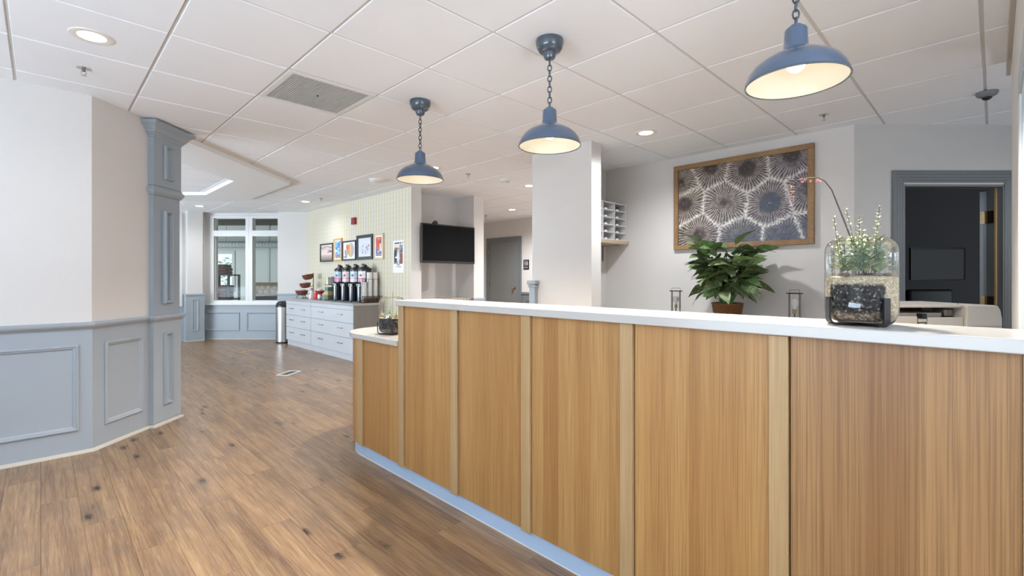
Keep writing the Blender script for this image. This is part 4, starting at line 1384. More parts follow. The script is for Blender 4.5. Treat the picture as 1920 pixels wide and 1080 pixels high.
def terrarium(x, y, z, rz, label, seed, soil, sprigs):
    r = thing('terrarium', label, 'terrarium', (x, y, z), 0, 'jar terrariums on black stands')
    Z = 0.0135
    # crossed strap stand with four prongs
    for k in range(2):
        mb = MB(Matrix.Rotation(rz + k * PI / 2, 4, 'Z'))
        o_, t_, w_ = 0.0985, 0.006, 0.0085
        zz = 0.0005 * k
        prof = []
        path = [(-o_, 0.085)] + [(-o_ + 0.022 - 0.022 * math.cos(a), 0.0255 - 0.022 * math.sin(a)) for a in np.linspace(0, PI / 2, 6)] + \
               [(o_ - 0.022 + 0.022 * math.sin(a), 0.0255 - 0.022 * math.cos(a)) for a in np.linspace(0, PI / 2, 6)] + [(o_, 0.085)]
        n = len(path)
        vs = []
        for i, (px, pz) in enumerate(path):
            a = path[max(0, i - 1)]
            b = path[min(n - 1, i + 1)]
            tx, tz = b[0] - a[0], b[1] - a[1]
            q = math.hypot(tx, tz)
            nx, nz = -tz / q * t_, tx / q * t_
            vs += [(px, -w_, pz + zz), (px, w_, pz + zz), (px + nx, w_, pz + nz + zz), (px + nx, -w_, pz + nz + zz)]
        fs = [(i * 4 + j, i * 4 + (j + 1) % 4, i * 4 + 4 + (j + 1) % 4, i * 4 + 4 + j) for i in range(n - 1) for j in range(4)] + [(0, 1, 2, 3), tuple((n - 1) * 4 + j for j in range(4))]
        mb._add(vs, fs)
        mb.build('stand_strap', M_dark, r, smooth=30).location = (0, 0, -0.0035)
    MB().lathe([(a, b + Z - 0.0035) for a, b in JAR], 56).build('glass_jar', M_jar, r, smooth=60)
    s = MB().lathe([(0, 0.003), (0.058, 0.003), (0.072, 0.007), (0.081, 0.015), (0.0855, 0.03), (0.0862, 0.06), (0.0862, soil - 0.004)], 48).build('soil', M_soil if soil > 0.11 else M_soil2, r, smooth=60)
    s.location = (0, 0, Z - 0.0035)
    rnd = random.Random(seed)
    mb = MB()
    rings = []
    for i in range(7):
        q = 0.0862 * i / 6
        rings.append((q, soil + Z - 0.004 - (0.003 if i == 6 else 0) + rnd.uniform(-.002, .004)))
    mb.lathe(rings, 40)
    mb.build('gravel_top', M_sand, r, smooth=60)
    for k in range(14):
        a, q = rnd.uniform(0, 2 * PI), 0.07 * math.sqrt(rnd.random())
        sx = rnd.uniform(0.005, 0.010)
        piece('pebble', pebble_me, r, Matrix.Translation((q * math.cos(a), q * math.sin(a), soil + Z + 0.001)) @ Matrix.Rotation(a, 4, 'Z') @ Matrix.Diagonal((sx * 1.3, sx, sx * 0.6, 1)))
    for (dx, dd, h0, tx, td, tz, n, L, m) in sprigs:
        b = XV * dx + DV * dd
        e = XV * tx + DV * td
        sprig(r, (b.x, b.y, soil + Z), (e.x, e.y, tz), n, L, m, rnd)
    return r


pm_ = MB().lathe([(0.0, -1), (0.6, -0.8), (0.95, -0.3), (0.98, 0.2), (0.6, 0.8), (0, 1)], 9).build('pebble', M_pebble, None, smooth=60)
pebble_me = pm_.data
bpy.data.objects.remove(pm_)

Sy, Sg, Sp = M_sprigy, M_sprigd, M_sprig
rq = random.Random(21)
big = [(-0.055, 0.0, 0, -0.078, 0.0, 0.315, 14, 0.018, Sy), (-0.02, -0.02, 0, -0.050, -0.01, 0.335, 16, 0.020, Sy), (0.005, 0.03, 0, 0.010, 0.02, 0.318, 16, 0.021, Sy),
       (0.03, 0.0, 0, 0.055, 0.0, 0.345, 17, 0.020, Sy), (-0.04, 0.03, 0, -0.045, 0.03, 0.265, 13, 0.026, Sp), (0.0, -0.03, 0, 0.0, -0.03, 0.255, 13, 0.028, Sp),
       (0.02, 0.02, 0, 0.028, 0.01, 0.26, 13, 0.027, Sp), (-0.02, 0.0, 0, -0.02, 0.0, 0.25, 12, 0.034, Sg), (0.03, -0.03, 0, 0.04, -0.02, 0.235, 11, 0.028, Sg),
       (-0.05, -0.02, 0, -0.055, -0.01, 0.235, 11, 0.028, Sg), (-0.035, -0.035, 0, -0.03, -0.04, 0.22, 11, 0.030, Sg), (0.045, 0.01, 0, 0.05, 0.01, 0.22, 10, 0.026, Sp), (0.01, 0.0, 0, 0.015, 0.01, 0.275, 14, 0.026, Sp)]
for k in range(16):
    a, q = rq.uniform(0, 6.28), 0.06 * math.sqrt(rq.random())
    dx, dd = q * math.cos(a), q * math.sin(a)
    big.append((dx, dd, 0, dx * 1.1, dd * 1.1, rq.uniform(0.19, 0.262), 13, rq.uniform(0.026, 0.036), rq.choice((Sg, Sp, Sp))))
tb = terrarium(1.705, 0.274, 1.103, 0.80, 'large jar terrarium on the high counter with tall sprigs and an arching pink flower stalk', 3, 0.132, big)
# arching flower stalk: offsets from the jar centre across the view and up
stk = [(0.02, 0.135), (0.0, 0.18), (-0.022, 0.24), (-0.045, 0.30), (-0.065, 0.35), (-0.085, 0.400), (-0.105, 0.425), (-0.125, 0.435), (-0.150, 0.435), (-0.172, 0.430), (-0.190, 0.428)]
pts = [tuple(XV * a + Vector((0, 0, b - 0.005))) for a, b in stk]
st = MB().tube(pts, [0.0022] * 5 + [0.0018] * 3 + [0.0012] * 3, 6).build('flower_stalk', M_twig, tb, smooth=60)
bl = MB()
for k in range(7):
    a = 2 * PI * k / 7
    bl._add([(0, 0, 0), (0.5 * math.cos(a - .4), 0.5 * math.sin(a - .4), 0.35), (1.0 * math.cos(a), 1.0 * math.sin(a), 0.3), (0.5 * math.cos(a + .4), 0.5 * math.sin(a + .4), 0.35)], [(0, 1, 2, 3)])
bo = bl.build('blossom', M_flower, None, smooth=60)
bl_me = bo.data
bpy.data.objects.remove(bo)
rr = random.Random(5)
for k in range(30):
    if k < 15:
        p = Vector(pts[6]).lerp(Vector(pts[10]), rr.random())
        p += Vector((rr.uniform(-.003, .003), rr.uniform(-.003, .003), rr.uniform(-.005, .004)))
    else:
        p = XV * (-0.198 - 0.003 * rr.random()) + Vector((0, 0, 0.355 + 0.072 * rr.random()))
        p += Vector((rr.uniform(-.004, .004), rr.uniform(-.004, .004), 0))
    piece('blossom', bl_me, st, Matrix.Translation(p) @ Matrix.Rotation(rr.uniform(0, 6), 4, 'Z') @ Matrix.Rotation(rr.uniform(-1.2, 1.2), 4, 'X') @ Matrix.Scale(rr.uniform(0.0035, 0.0055), 4))
MB().tube([pts[10], tuple(XV * -0.199 + Vector((0, 0, 0.41))), tuple(XV * -0.200 + Vector((0, 0, 0.36)))], 0.0009, 5).build('drooping_tip', M_twig, tb)

small = [(0.0, 0.0, 0, 0.005, 0.0, 0.29, 9, 0.018, Sg), (-0.05, -0.01, 0, -0.065, -0.01, 0.125, 6, 0.036, Sp), (-0.03, -0.04, 0, -0.045, -0.05, 0.14, 6, 0.038, Sp), (0.0, -0.05, 0, -0.005, -0.06, 0.13, 6, 0.032, Sp),
         (0.03, -0.03, 0, 0.04, -0.03, 0.15, 7, 0.030, Sg), (-0.02, 0.03, 0, -0.03, 0.04, 0.16, 7, 0.032, Sg), (0.04, 0.02, 0, 0.055, 0.02, 0.17, 7, 0.028, Sp)]
terrarium(1.729, 2.930, 0.853, 1.03, 'small-leaved jar terrarium on the low rounded counter, partly behind the oak end', 8, 0.10, small)

# ------------------------------------------------------------------ coffee cabinets along the wallpaper
M_cab = mat('cabinet_white_grey', H('#ccd0d5'), 0.42, var=0.02, scale=5)
M_cabside = oak('cabinet_end_laminate', H('#85807c'), H('#958f8a'), H('#77726e'), across=(1, 1, 0.04))
M_ctop = mat('worktop_grey', H('#a9a8a8'), 0.35, var=0.06, scale=80)


def cabinet(y0, y1, label):
    r = thing('drawer_cabinet', label, 'cabinet', (3.26, y0, 0), 0, 'white drawer cabinets under the coffee bar')
    w = y1 - y0
    MB().box(0.02, 0.484, 0.0, w, 0.09, 0.825).build('body', M_cab, r)
    MB().box(0.03, 0.484, 0.0, w, 0.0, 0.09).build('toe_kick', M_cab, r)
    MB().box(0.0, 0.02, 0.004, w - 0.004, 0.765, 0.823).build('top_rail', M_cab, r)
    for z0, z1 in ((0.565, 0.758), (0.345, 0.558), (0.10, 0.338)):
        d = MB().box(0.0, 0.02, 0.004, w - 0.004, z0, z1).build('drawer', M_cab, r, bevel=0.003, seg=1)
        for fy in (0.27, 0.73):
            y = w * fy
            zc = z0 + (z1 - z0) * 0.62
            MB().tube([(0.0, y - 0.07, zc), (-0.028, y - 0.07, zc), (-0.028, y + 0.07, zc), (0.0, y + 0.07, zc)], 0.005, 6).build('handle', M_nickel, d)
    return r


cb = cabinet(6.61, 8.15, 'wide white drawer cabinet under the coffee urns, nearer the reception desk')
MB().box(0.0, 0.484, -0.018, 0.0, 0.0, 0.825).build('end_panel', M_cabside, cb, label='grey-brown woodgrain end panel')
cabinet(8.155, 9.30, 'white drawer cabinet under the tiered baskets, next to the steel bin')
tag(MB().box(3.245, 3.746, 6.585, 9.31, 0.826, 0.862).build('worktop', M_ctop, None, bevel=0.003), 'grey worktop across both white drawer cabinets', 'countertop')
CT = 0.862
tag(MB().box(3.736, 3.747, 6.6, 9.3, CT + 0.0005, 0.93).build('backsplash', M_ctop, None), 'low grey upstand behind the coffee urns', 'backsplash')

r = thing('trash_can', 'half-round brushed steel bin with a black domed lid beside the white drawer cabinet', 'trash can', (3.32, 9.58, 0))
MB().lathe([(0, 0.004), (0.142, 0.004), (0.142, 0.03), (0, 0.03)], 32).build('base_ring', M_blackpl, r)
MB().lathe([(0.145, 0.028), (0.145, 0.69)], 36).build('steel_body', M_chrome, r, smooth=60)
MB().lathe([(0.148, 0.685), (0.149, 0.70), (0.146, 0.725), (0.128, 0.76), (0.09, 0.785), (0.04, 0.797), (0, 0.80)], 36).build('lid', M_blackpl, r, smooth=60)

# insulated coffee urns
M_urn = mat('urn_glossy_black', H('#14171c'), 0.18, var=0.05, coat=0.6)
M_urnb = mat('urn_tinted_tube', H('#3a4450'), 0.12, var=0.05, coat=0.6)


def urn_label(seed, ca, cb):
    def fn(u, v):
        c = np.tile(col(ca), (len(u), 1))
        n = vnoise(u * 6 + seed, v * 7, seed)
        c = lay(c, (v < 0.42) * 1.0, cb)
        c = lay(c, (n > 0.62) * 0.55, '#ffffff')
        c = lay(c, (np.hypot((u - .55) * 1.3, (v - .62) * 1.5) < .2) * .85, '#3c2d33')
        c = lay(c, (np.hypot((u - .47) * 1.3, (v - .66) * 1.5) < .08) * .9, '#c45a63')
        return lay(c, ((v > .30) & (v < .36)) * .7, '#c9517c')
    return fn


def make_urn(y, label, seed, ca, cb):
    r = thing('coffee_urn', label, 'coffee urn', (3.60, y, CT), 0, 'row of black coffee urns')
    MB().box(-0.155, 0.13, -0.105, 0.105, 0, 0.014).build('drip_tray', M_blackpl, r, bevel=0.004)
    MB().box(-0.02, 0.12, -0.095, 0.095, 0.014, 0.27).build('pedestal', M_urn, r, bevel=0.006)
    MB().lathe([(0.05, 0.014), (0.052, 0.26)], 24, -0.075, 0).build('tinted_tube', M_urnb, r, smooth=60)
    MB().lathe([(0, 0.255), (0.085, 0.255), (0.098, 0.29), (0.100, 0.31), (0.100, 0.50), (0, 0.50)], 32).build('tank', M_urn, r, smooth=40)
    # wrapped label: a curved strip just off the tank
    nx, ny = 30, 34
    u, v = np.meshgrid(np.linspace(0, 1, nx), np.linspace(0, 1, ny))
    rgb = np.clip(urn_label(seed, ca, cb)(u.ravel(), v.ravel()), 0, 1)
    rgb = np.where(rgb <= 0.04045, rgb / 12.92, ((rgb + 0.055) / 1.055) ** 2.4)
    a = PI + 0.72 - u.ravel() * 1.44 + 0.5
    P = np.c_[0.1012 * np.cos(a), 0.1012 * np.sin(a), 0.315 + 0.165 * v.ravel()]
    i = np.arange(nx * ny).reshape(ny, nx)
    q = np.c_[i[:-1, :-1].ravel(), i[:-1, 1:].ravel(), i[1:, 1:].ravel(), i[1:, :-1].ravel()]
    me = bpy.data.meshes.new('label')
    me.from_pydata(P.tolist(), [], q.tolist())
    caa = me.color_attributes.new('print', 'FLOAT_COLOR', 'POINT')
    caa.data.foreach_set('color', np.c_[rgb, np.ones(len(rgb))].ravel().astype(np.float32))
    me.materials.append(print_mat(0.35))
    o = bpy.data.objects.new('label', me)
    C.objects.link(o)
    o.parent = r
    l = MB().lathe([(0.104, 0.498), (0.106, 0.512), (0.100, 0.525), (0.06, 0.552), (0.02, 0.56), (0, 0.56)], 32).build('lid', M_blackpl, r, smooth=40)
    MB(Matrix.Translation((-0.01, 0, 0.572)) @ Matrix.Rotation(0.35, 4, 'X')).box(-0.03, 0.03, -0.045, 0.045, -0.018, 0.016).build('lid_latch', M_blackpl, l, bevel=0.008)
    tp = MB().box(-0.118, -0.096, -0.055, 0.055, 0.243, 0.283).build('tap_plate', M_fit, r, bevel=0.006)
    MB().box(-0.132, -0.116, -0.026, 0.026, 0.254, 0.270).build('tap_opening', M_blackpl, tp, bevel=0.003)
    MB().tube([(-0.11, 0, 0.28), (-0.125, 0, 0.315)], 0.006, 8).build('tap_lever', M_blackpl, tp)


make_urn(7.75, 'black coffee urn with a blue and pink label, next to the tea boxes', 1, '#a9cbe6', '#d98bb0')
make_urn(7.46, 'coffee urn with a pale pink and white label, second from the tea boxes', 2, '#ecd3d2', '#e9dadb')
make_urn(7.18, 'coffee urn with a sky blue and white label, second from the paper cups', 3, '#bcdcf0', '#dfe4ee')
make_urn(6.91, 'coffee urn with a white and rose label, nearest the paper cups', 4, '#e8e6e8', '#e3b4c2')

# paper cups in a wire holder
M_cup = mat('white_paper_cup', H('#f0f0ee'), 0.55, var=0.0)
M_wire = mat('black_wire', H('#2a2726'), 0.4)
r = thing('cup_holder', 'black wire cup holder with crossed sides beside the coffee urns', 'cup holder', (3.59, 6.745, CT), -PI / 2)
mb = MB()
for yc in (-0.092, 0.0, 0.092):
    for sx in (-0.046, 0.05):
        for sy in (-0.0455, 0.0455):
            mb.tube([(sx, yc + sy, 0), (sx, yc + sy, 0.36)], 0.0022, 5)
    for z in (0.004, 0.36):
        mb.tube([(-0.046, yc - 0.0455, z), (0.046, yc - 0.0455, z), (0.046, yc + 0.0455, z), (-0.046, yc + 0.0455, z)], 0.0022, 5, True)
    mb.tube([(-0.046, yc - 0.0455, 0.35), (-0.046, yc + 0.0455, 0.02)], 0.0018, 5)
    mb.tube([(-0.046, yc + 0.0455, 0.35), (-0.046, yc - 0.0455, 0.02)], 0.0018, 5)
    mb.tube([(-0.046, yc - 0.0455, 0.35), (0.046, yc - 0.0455, 0.02)], 0.0018, 5)
    mb.tube([(0.046, yc - 0.0455, 0.35), (-0.046, yc - 0.0455, 0.02)], 0.0018, 5)
mb.build('wire_frame', M_wire, r)
for yc, hh, lb in ((-0.092, 0.32, 'short stack of white paper cups in the wire holder, next to the urns'), (0.0, 0.455, 'middle tall stack of white paper cups in the wire holder'), (0.092, 0.475, 'tall stack of white paper cups in the wire holder, nearest the wall end')):
    s = thing('cup_stack', lb, 'paper cups', (3.59 + yc, 6.745, CT + 0.008), 0, 'stacks of white paper cups')
    MB().lathe([(0, 0), (0.030, 0), (0.0405, 0.09), (0.042, 0.092), (0.0405, 0.095)], 20).build('cup', M_cup, s, smooth=40)
    n = int((hh - 0.095) / 0.03)
    mb = MB()
    for k in range(1, n + 1):
        z = k * 0.03
        mb.lathe([(0.0385, z + 0.062), (0.0405, z + 0.09), (0.042, z + 0.092), (0.0405, z + 0.095)], 20)
    mb.lathe([(0.0, n * 0.03 + 0.02), (0.032, n * 0.03 + 0.02), (0.0395, n * 0.03 + 0.09)], 20)
    mb.build('nested_cups', M_cup, s, smooth=40)

r = thing('wire_tray', 'low black wire tray of brown sugar packets at the end of the coffee worktop', 'tray', (3.40, 6.597, CT))
mb = MB()
for z in (0.004, 0.05, 0.095):
    mb.tube([(0, 0, z), (0.32, 0, z), (0.32, 0.088, z), (0, 0.088, z)], 0.0035, 5, True)
for k in range(9):
    x = k * 0.04
    mb.tube([(x, 0, 0.095), (x, 0, 0.004), (x, 0.088, 0.004), (x, 0.088, 0.095)], 0.0025, 5)
mb.tube([(0, 0.044, 0.004), (0.32, 0.044, 0.004)], 0.0025, 5)
mb.build('wire_frame', M_wire, r)
M_pk = mat('brown_sugar_packet', H('#7a5a44'), 0.7, var=0.2, scale=30)
ORD = ['nearest', 'second', 'third', 'fourth', 'fifth', 'sixth', 'seventh', 'eighth', 'farthest']
for k in range(9):
    o = MB(Matrix.Translation((3.42 + k * 0.031, 6.641, CT + 0.010)) @ Matrix.Rotation(0.30, 4, 'Y')).box(-0.004, 0.004, -0.034, 0.034, 0.0, 0.072).build('sugar_packet', M_pk, None, bevel=0.002, seg=1)
    tag(o, 'brown sugar packet standing in the wire tray, %s from the wallpapered wall' % ORD[8 - k], 'packet', 'brown sugar packets in the wire tray')

# tiered baskets
M_bask = mat('basket_red_brown', H('#7d4c3d'), 0.65, var=0.25, scale=120, bump=0.6, bscale=150)
M_fill = mat('pale_sachets', H('#dcc6ad'), 0.7, var=0.25, scale=60, bump=0.8, bscale=60)
M_fill2 = mat('pinkish_sachets', H('#e2ced0'), 0.7, var=0.2, scale=60, bump=0.8, bscale=60)
TBX, TBY = 3.44, 9.02
r = thing('tiered_basket_stand', 'three tilted red-brown baskets on a dark wire stand at the end of the worktop', 'basket stand', (TBX, TBY, CT))
pole = XV * 0.215
MB().tube([(pole.x, pole.y, 0.001), (pole.x, pole.y, 0.47)], 0.007, 8).build('pole', M_wire, r)
MB().tube([(pole.x, pole.y, 0.008), (0, 0, 0.008)], 0.006, 6).build('foot', M_wire, r)
for k, (dx, z, rad, f) in enumerate(((0.0, 0.055, 0.112, M_fill2), (0.07, 0.19, 0.10, M_fill2), (0.125, 0.345, 0.10, M_fill))):
    p = XV * dx
    M = Matrix.Translation((p.x, p.y, z)) @ Matrix.Rotation(-0.10 * k, 4, tuple(DV))
    b = MB(M).lathe([(0, 0), (rad * .55, 0.004), (rad * .85, 0.03), (rad, 0.085), (rad + .006, 0.090), (rad - .006, 0.090), (rad * .8, 0.034)], 28).build('basket', M_bask, r, smooth=50)
    MB(M).lathe([(0, 0.112), (rad * .5, 0.108), (rad * .93, 0.084)], 20).build('sachets', f, b, smooth=50)
    MB().tube([(p.x, p.y, z + 0.004), tuple((p + pole) / 2 + Vector((0, 0, z + 0.02))), (pole.x, pole.y, z + 0.05)], 0.005, 6).build('bracket', M_wire, r)
mb = MB()
for a in (0.4, 2.5, 4.6):
    mb.tube([(0.07 * math.cos(a), 0.07 * math.sin(a), 0.06), (0.10 * math.cos(a), 0.10 * math.sin(a), 0.006)], 0.005, 6)
mb.build('legs', M_wire, r)

M_red = mat('red_enamel', H('#c8202a'), 0.35, coat=0.3)
M_redd = mat('dark_red_enamel', H('#9e1f24'), 0.35)
r = thing('canister', 'short bright red canister on the coffee worktop', 'canister', (3.45, 8.37, CT))
MB().lathe([(0, 0), (0.052, 0), (0.054, 0.01), (0.054, 0.10), (0.050, 0.112), (0, 0.112)], 24).build('body', M_red, r, smooth=40)
MB().lathe([(0.055, 0.048), (0.057, 0.052), (0.055, 0.056)], 24).build('rib', M_redd, r)
MB().lathe([(0, 0.112), (0.046, 0.112), (0.044, 0.128), (0, 0.130)], 24).build('lid', mat('tan_lid', H('#c7a06a'), 0.6), r, smooth=40)
r = thing('creamer_pot', 'small steel creamer pot carrying a red bowl, beside the red canister', 'pot', (3.42, 8.165, CT))
MB().lathe([(0, 0), (0.036, 0), (0.044, 0.03), (0.040, 0.075), (0.036, 0.095), (0, 0.095)], 24).build('body', M_chrome, r, smooth=40)
MB().tube([(0.0, -0.040, 0.08), (0.0, -0.066, 0.07), (0.0, -0.066, 0.03), (0.0, -0.042, 0.02)], 0.005, 6).build('handle', M_chrome, r)
r = thing('bowl', 'wide red bowl set on top of the steel creamer pot', 'bowl', (3.42, 8.165, CT + 0.095))
MB().lathe([(0, 0), (0.03, 0), (0.05, 0.015), (0.085, 0.062), (0.082, 0.062), (0.046, 0.02), (0, 0.01)], 28).build('body', M_red, r, smooth=40)
tag(MB().lathe([(0, 0), (0.036, 0), (0.050, 0.05), (0.052, 0.07), (0.05, 0.072), (0, 0.07)], 20).build('creamer_tub', M_cup, None, smooth=40), 'white creamer tub standing in the red bowl', 'tub').location = (3.42, 8.165, CT + 0.095 + 0.0195)
r = thing('condiment_bag', 'small white and pink paper bag between the tiered baskets and the red canister', 'bag', (3.46, 8.62, CT))
MB()._add([(-.04, -.05, 0), (.04, -.05, 0), (.04, .05, 0), (-.04, .05, 0), (-.012, -.03, .15), (.012, -.03, .15), (.012, .03, .15), (-.012, .03, .15)],
          [(0, 3, 2, 1), (4, 5, 6, 7), (0, 1, 5, 4), (1, 2, 6, 5), (2, 3, 7, 6), (3, 0, 4, 7)]).build('bag', mat('white_pink_paper', H('#ecdadd'), 0.7, var=0.15, scale=25), r, bevel=0.006)
MB().box(-0.012, 0.012, -0.028, 0.028, 0.15, 0.20).build('folded_top', mat('mauve_paper', H('#b98a98'), 0.7), r, bevel=0.003)
# tea boxes on a small black stand
r = thing('tea_stand', 'narrow black stand of tea boxes between the red bowl and the urns', 'stand', (3.50, 7.98, CT))
MB().box(-0.06, 0.09, -0.075, 0.075, 0, 0.012).box(0.075, 0.09, -0.075, 0.075, 0.012, 0.40).build('stand', M_blackpl, r, bevel=0.003, seg=1)
MB().box(-0.055, 0.075, -0.07, 0.07, 0.255, 0.265).build('shelf', M_blackpl, r)
for (z, c_, lb) in ((0.0125, '#6c7f63', 'olive and brown tea box on the lowest level of the black tea stand'), (0.085, '#d8b98e', 'tan tea box in the middle of the black tea stand'), (0.155, '#648f78', 'green tea box below the shelf of the black tea stand')):
    o = MB().box(-0.05, 0.07, -0.062, 0.062, 0, 0.066).build('tea_box', mat('tea_box_card', H(c_), 0.6, var=0.3, scale=14), None, bevel=0.002, seg=1)
    o.location = (3.50, 7.98, CT + z)
    tag(o, lb, 'box', 'tea boxes on the black stand')
o = MB().box(-0.05, 0.07, -0.065, 0.0, 0, 0.125).build('tea_box', mat('white_tea_card', H('#e3e5e4'), 0.6, var=0.3, scale=20), None, bevel=0.002, seg=1)
o.location = (3.50, 7.98, CT + 0.2655)
tag(o, 'white and black tea box on the top shelf of the black tea stand', 'box', 'tea boxes on the black stand')
o = MB().box(-0.05, 0.07, 0.002, 0.066, 0, 0.115).build('tea_box', mat('lime_tea_card', H('#b8cc4a'), 0.6, var=0.1), None, bevel=0.002, seg=1)
o.location = (3.50, 7.98, CT + 0.2655)
tag(o, 'lime green tea box on the top shelf of the black tea stand', 'box', 'tea boxes on the black stand')

# ------------------------------------------------------------------ pictures on the wallpapered wall
def photo1(u, v):
    c = np.tile(col('#e3d2c8'), (len(u), 1))
    c = lay(c, np.clip((v - .55) * 3, 0, 1), '#c9b4b4')
    c = lay(c, np.clip(1 - np.abs(v - .84 + .05 * np.sin(u * 9)) * 18, 0, 1) * .8, '#8c7078')
    c = lay(c, (v > .9) * .8, '#efe6e0')
    c = lay(c, ((u > .55) & (np.abs(v - .58) < .09) & (vnoise(u * 12, v * 14, 2) > .4)) * .8, '#6a4b5c')
    c = lay(c, np.clip((.42 - v) * 4, 0, 1), '#d9b58e')
    ray = .5 + .5 * np.cos((u - .55) / (v + .25) * 22)
    c = lay(c, np.clip((.40 - v) * 4, 0, 1) * (ray > .45), '#4c4a5e')
    return lay(c, np.clip((.16 - v) * 6, 0, 1), '#59617f')


def photo2(u, v):
    c = np.tile(col('#f6f5f6'), (len(u), 1))
    w = (u > .13) & (u < .87) & (v > .07) & (v < .93)
    sky = np.tile(col('#3f86cf'), (len(u), 1))
    n = vnoise(u * 3.2, v * 9, 3)
    sky = lay(sky, np.clip((n - .5) * 4, 0, 1), '#bfe2f5')
    sky = lay(sky, np.clip((.5 - v) * 3, 0, 1) * .8, '#b4b8e0')
    bl = v < (.18 + .16 * vnoise(u * 9, u * 0 + .5, 4))
    sky = lay(sky, bl * 1.0, '#5d5560')
    sky = lay(sky, bl * (vnoise(u * 22, v * 9, 5) > .55), '#b9aca4')
    return np.where(w[:, None], sky, c)


def photo3(u, v):
    c = np.tile(col('#eceaf1'), (len(u), 1))
    d = np.hypot((u - .63) / .26, (v - .52) / .40)
    c = lay(c, (d < 1) & (u < .62), '#d9a54c')
    c = lay(c, (d < 1) & (u >= .62), '#b2abae')
    c = lay(c, (d < 1) & (np.abs(u - .62) < .012), '#f3e6c8')
    c = lay(c, np.hypot((u - .36) / .11, (v - .70) / .17) < 1, '#e0673c')
    c = lay(c, np.hypot((u - .20) / .09, (v - .42) / .16) < 1, '#d88f72')
    th = .5 + .5 * np.sin((u * .8 + v) * 60)
    lf = np.hypot((u - .28 - .25 * (v - .3)) / .10, (v - .32) / .22) < 1
    c = lay(c, lf & (th > .45), '#2e3e55')
    c = lay(c, lf & (th <= .45), '#cfe3ef')
    return lay(c, (np.hypot((u - .18) / .15, (v - .12) / .09) < 1) & (np.sin((u * 1.4 - v) * 70) > .2), '#39404c')


def photo4(u, v):
    c = np.tile(col('#dbe2ee'), (len(u), 1))
    c = lay(c, (np.hypot((u - .5) / .4, (v - .42) / .3) < 1) * .35, '#cfc6e2')
    rs = np.random.RandomState(4)
    for (a, b) in ((.62, .47), (.70, .52), (.74, .40), (.36, .56), (.34, .24), (.50, .32), (.58, .22), (.80, .58), (.30, .40), (.68, .36)):
        c = lay(c, (np.hypot((u - a) / rs.uniform(.02, .04), (v - b) / rs.uniform(.04, .07)) < 1) * rs.uniform(.5, .9), '#5a4763')
        c = lay(c, ((np.abs(u - a - .02 * np.sin(v * 20)) < .006) & (v < b) & (v > .12)) * .3, '#8b93a6')
    return c


def photo5(u, v):
    c = np.tile(col('#f0f2f4'), (len(u), 1))
    w = (u > .15) & (u < .85) & (v > .09) & (v < .90)
    p = np.tile(col('#d63b36'), (len(u), 1))
    p = lay(p, np.clip((.55 - v) * 3, 0, 1) * (u < .8), '#dd6a48')
    p = lay(p, (v < .50 - .55 * (u - .15)) * 1.0, '#3c62b4')
    p = lay(p, (v < .30) * 1.0, '#1f5fae')
    p = lay(p, (np.hypot((u - .45) / .07, (v - .27) / .035) < 1), '#f4f7fa')
    p = lay(p, (u > .62) & (u < .78) & (v > .28) & (v < .63), '#ecdfc9')
    p = lay(p, (u > .62) & (u < .78) & (v >= .63) & (v < .74), '#3a3f63')
    p = lay(p, (u > .80) & (v > .28) & (v < .45), '#efa090')
    p = lay(p, (np.abs(v - .84) < .018) & (u > .3) & (u < .7), '#f0a35e')
    p = lay(p, np.hypot((u - .38) / .10, (v - .66) / .07) < 1, '#b8432f')
    p = lay(p, (v < .20) * 1.0, '#2b56a0')
    p = lay(p, (np.abs(v - .165) < .015) & (u > .22) & (u < .8), '#d98d6c')
    return np.where(w[:, None], p, c)


M_bframe = mat('black_frame_wood', H('#1c1d20'), 0.4)
M_yframe = mat('honey_frame_wood', H('#dba95c'), 0.45, var=0.1)
M_pframe = mat('pale_birch_frame', H('#d9c6a2'), 0.45, var=0.08)


def wall_picture(y0, y1, z0, z1, bw, m, fn, label):
    r = thing('framed_print', label, 'picture', (3.748, y0, z0), 0, 'row of framed prints over the coffee urns')
    w, h = y0 - y1, z1 - z0
    M = frame((0, 0, 0), (0, -1), (-1, 0))
    for x0, x1, q0, q1 in ((0, w, 0, bw), (0, w, h - bw, h), (0, bw, bw, h - bw), (w - bw, w, bw, h - bw)):
        MB(M).box(x0, x1, 0.001, 0.026, q0, q1).build('frame_bar', m, r, bevel=0.002, seg=1)
    MB(M).box(bw * .6, w - bw * .6, 0.001, 0.012, bw * .6, h - bw * .6).build('backing_board', M_white, r)
    print_sheet('print', M @ Matrix.Translation((bw - .004, 0.0135, bw - .004)), w - 2 * bw + .008, h - 2 * bw + .008, 70, 80, fn, r, 0.35)


wall_picture(8.895, 8.345, 1.535, 1.872, 0.026, M_bframe, photo1, 'black-framed dusky landscape print, farthest along the row')
wall_picture(8.318, 7.995, 1.540, 1.937, 0.028, M_yframe, photo2, 'narrow honey-framed print of a blue sky over buildings')
wall_picture(7.968, 7.470, 1.537, 1.873, 0.024, M_bframe, photo3, 'black-framed abstract print with a half orange, half grey sun')
wall_picture(7.440, 6.905, 1.535, 1.938, 0.050, M_bframe, photo4, 'thick black-framed pale blue print of small flowers, tallest black frame')
wall_picture(6.872, 6.575, 1.527, 1.930, 0.026, M_pframe, photo5, 'narrow birch-framed red and blue seaside poster')


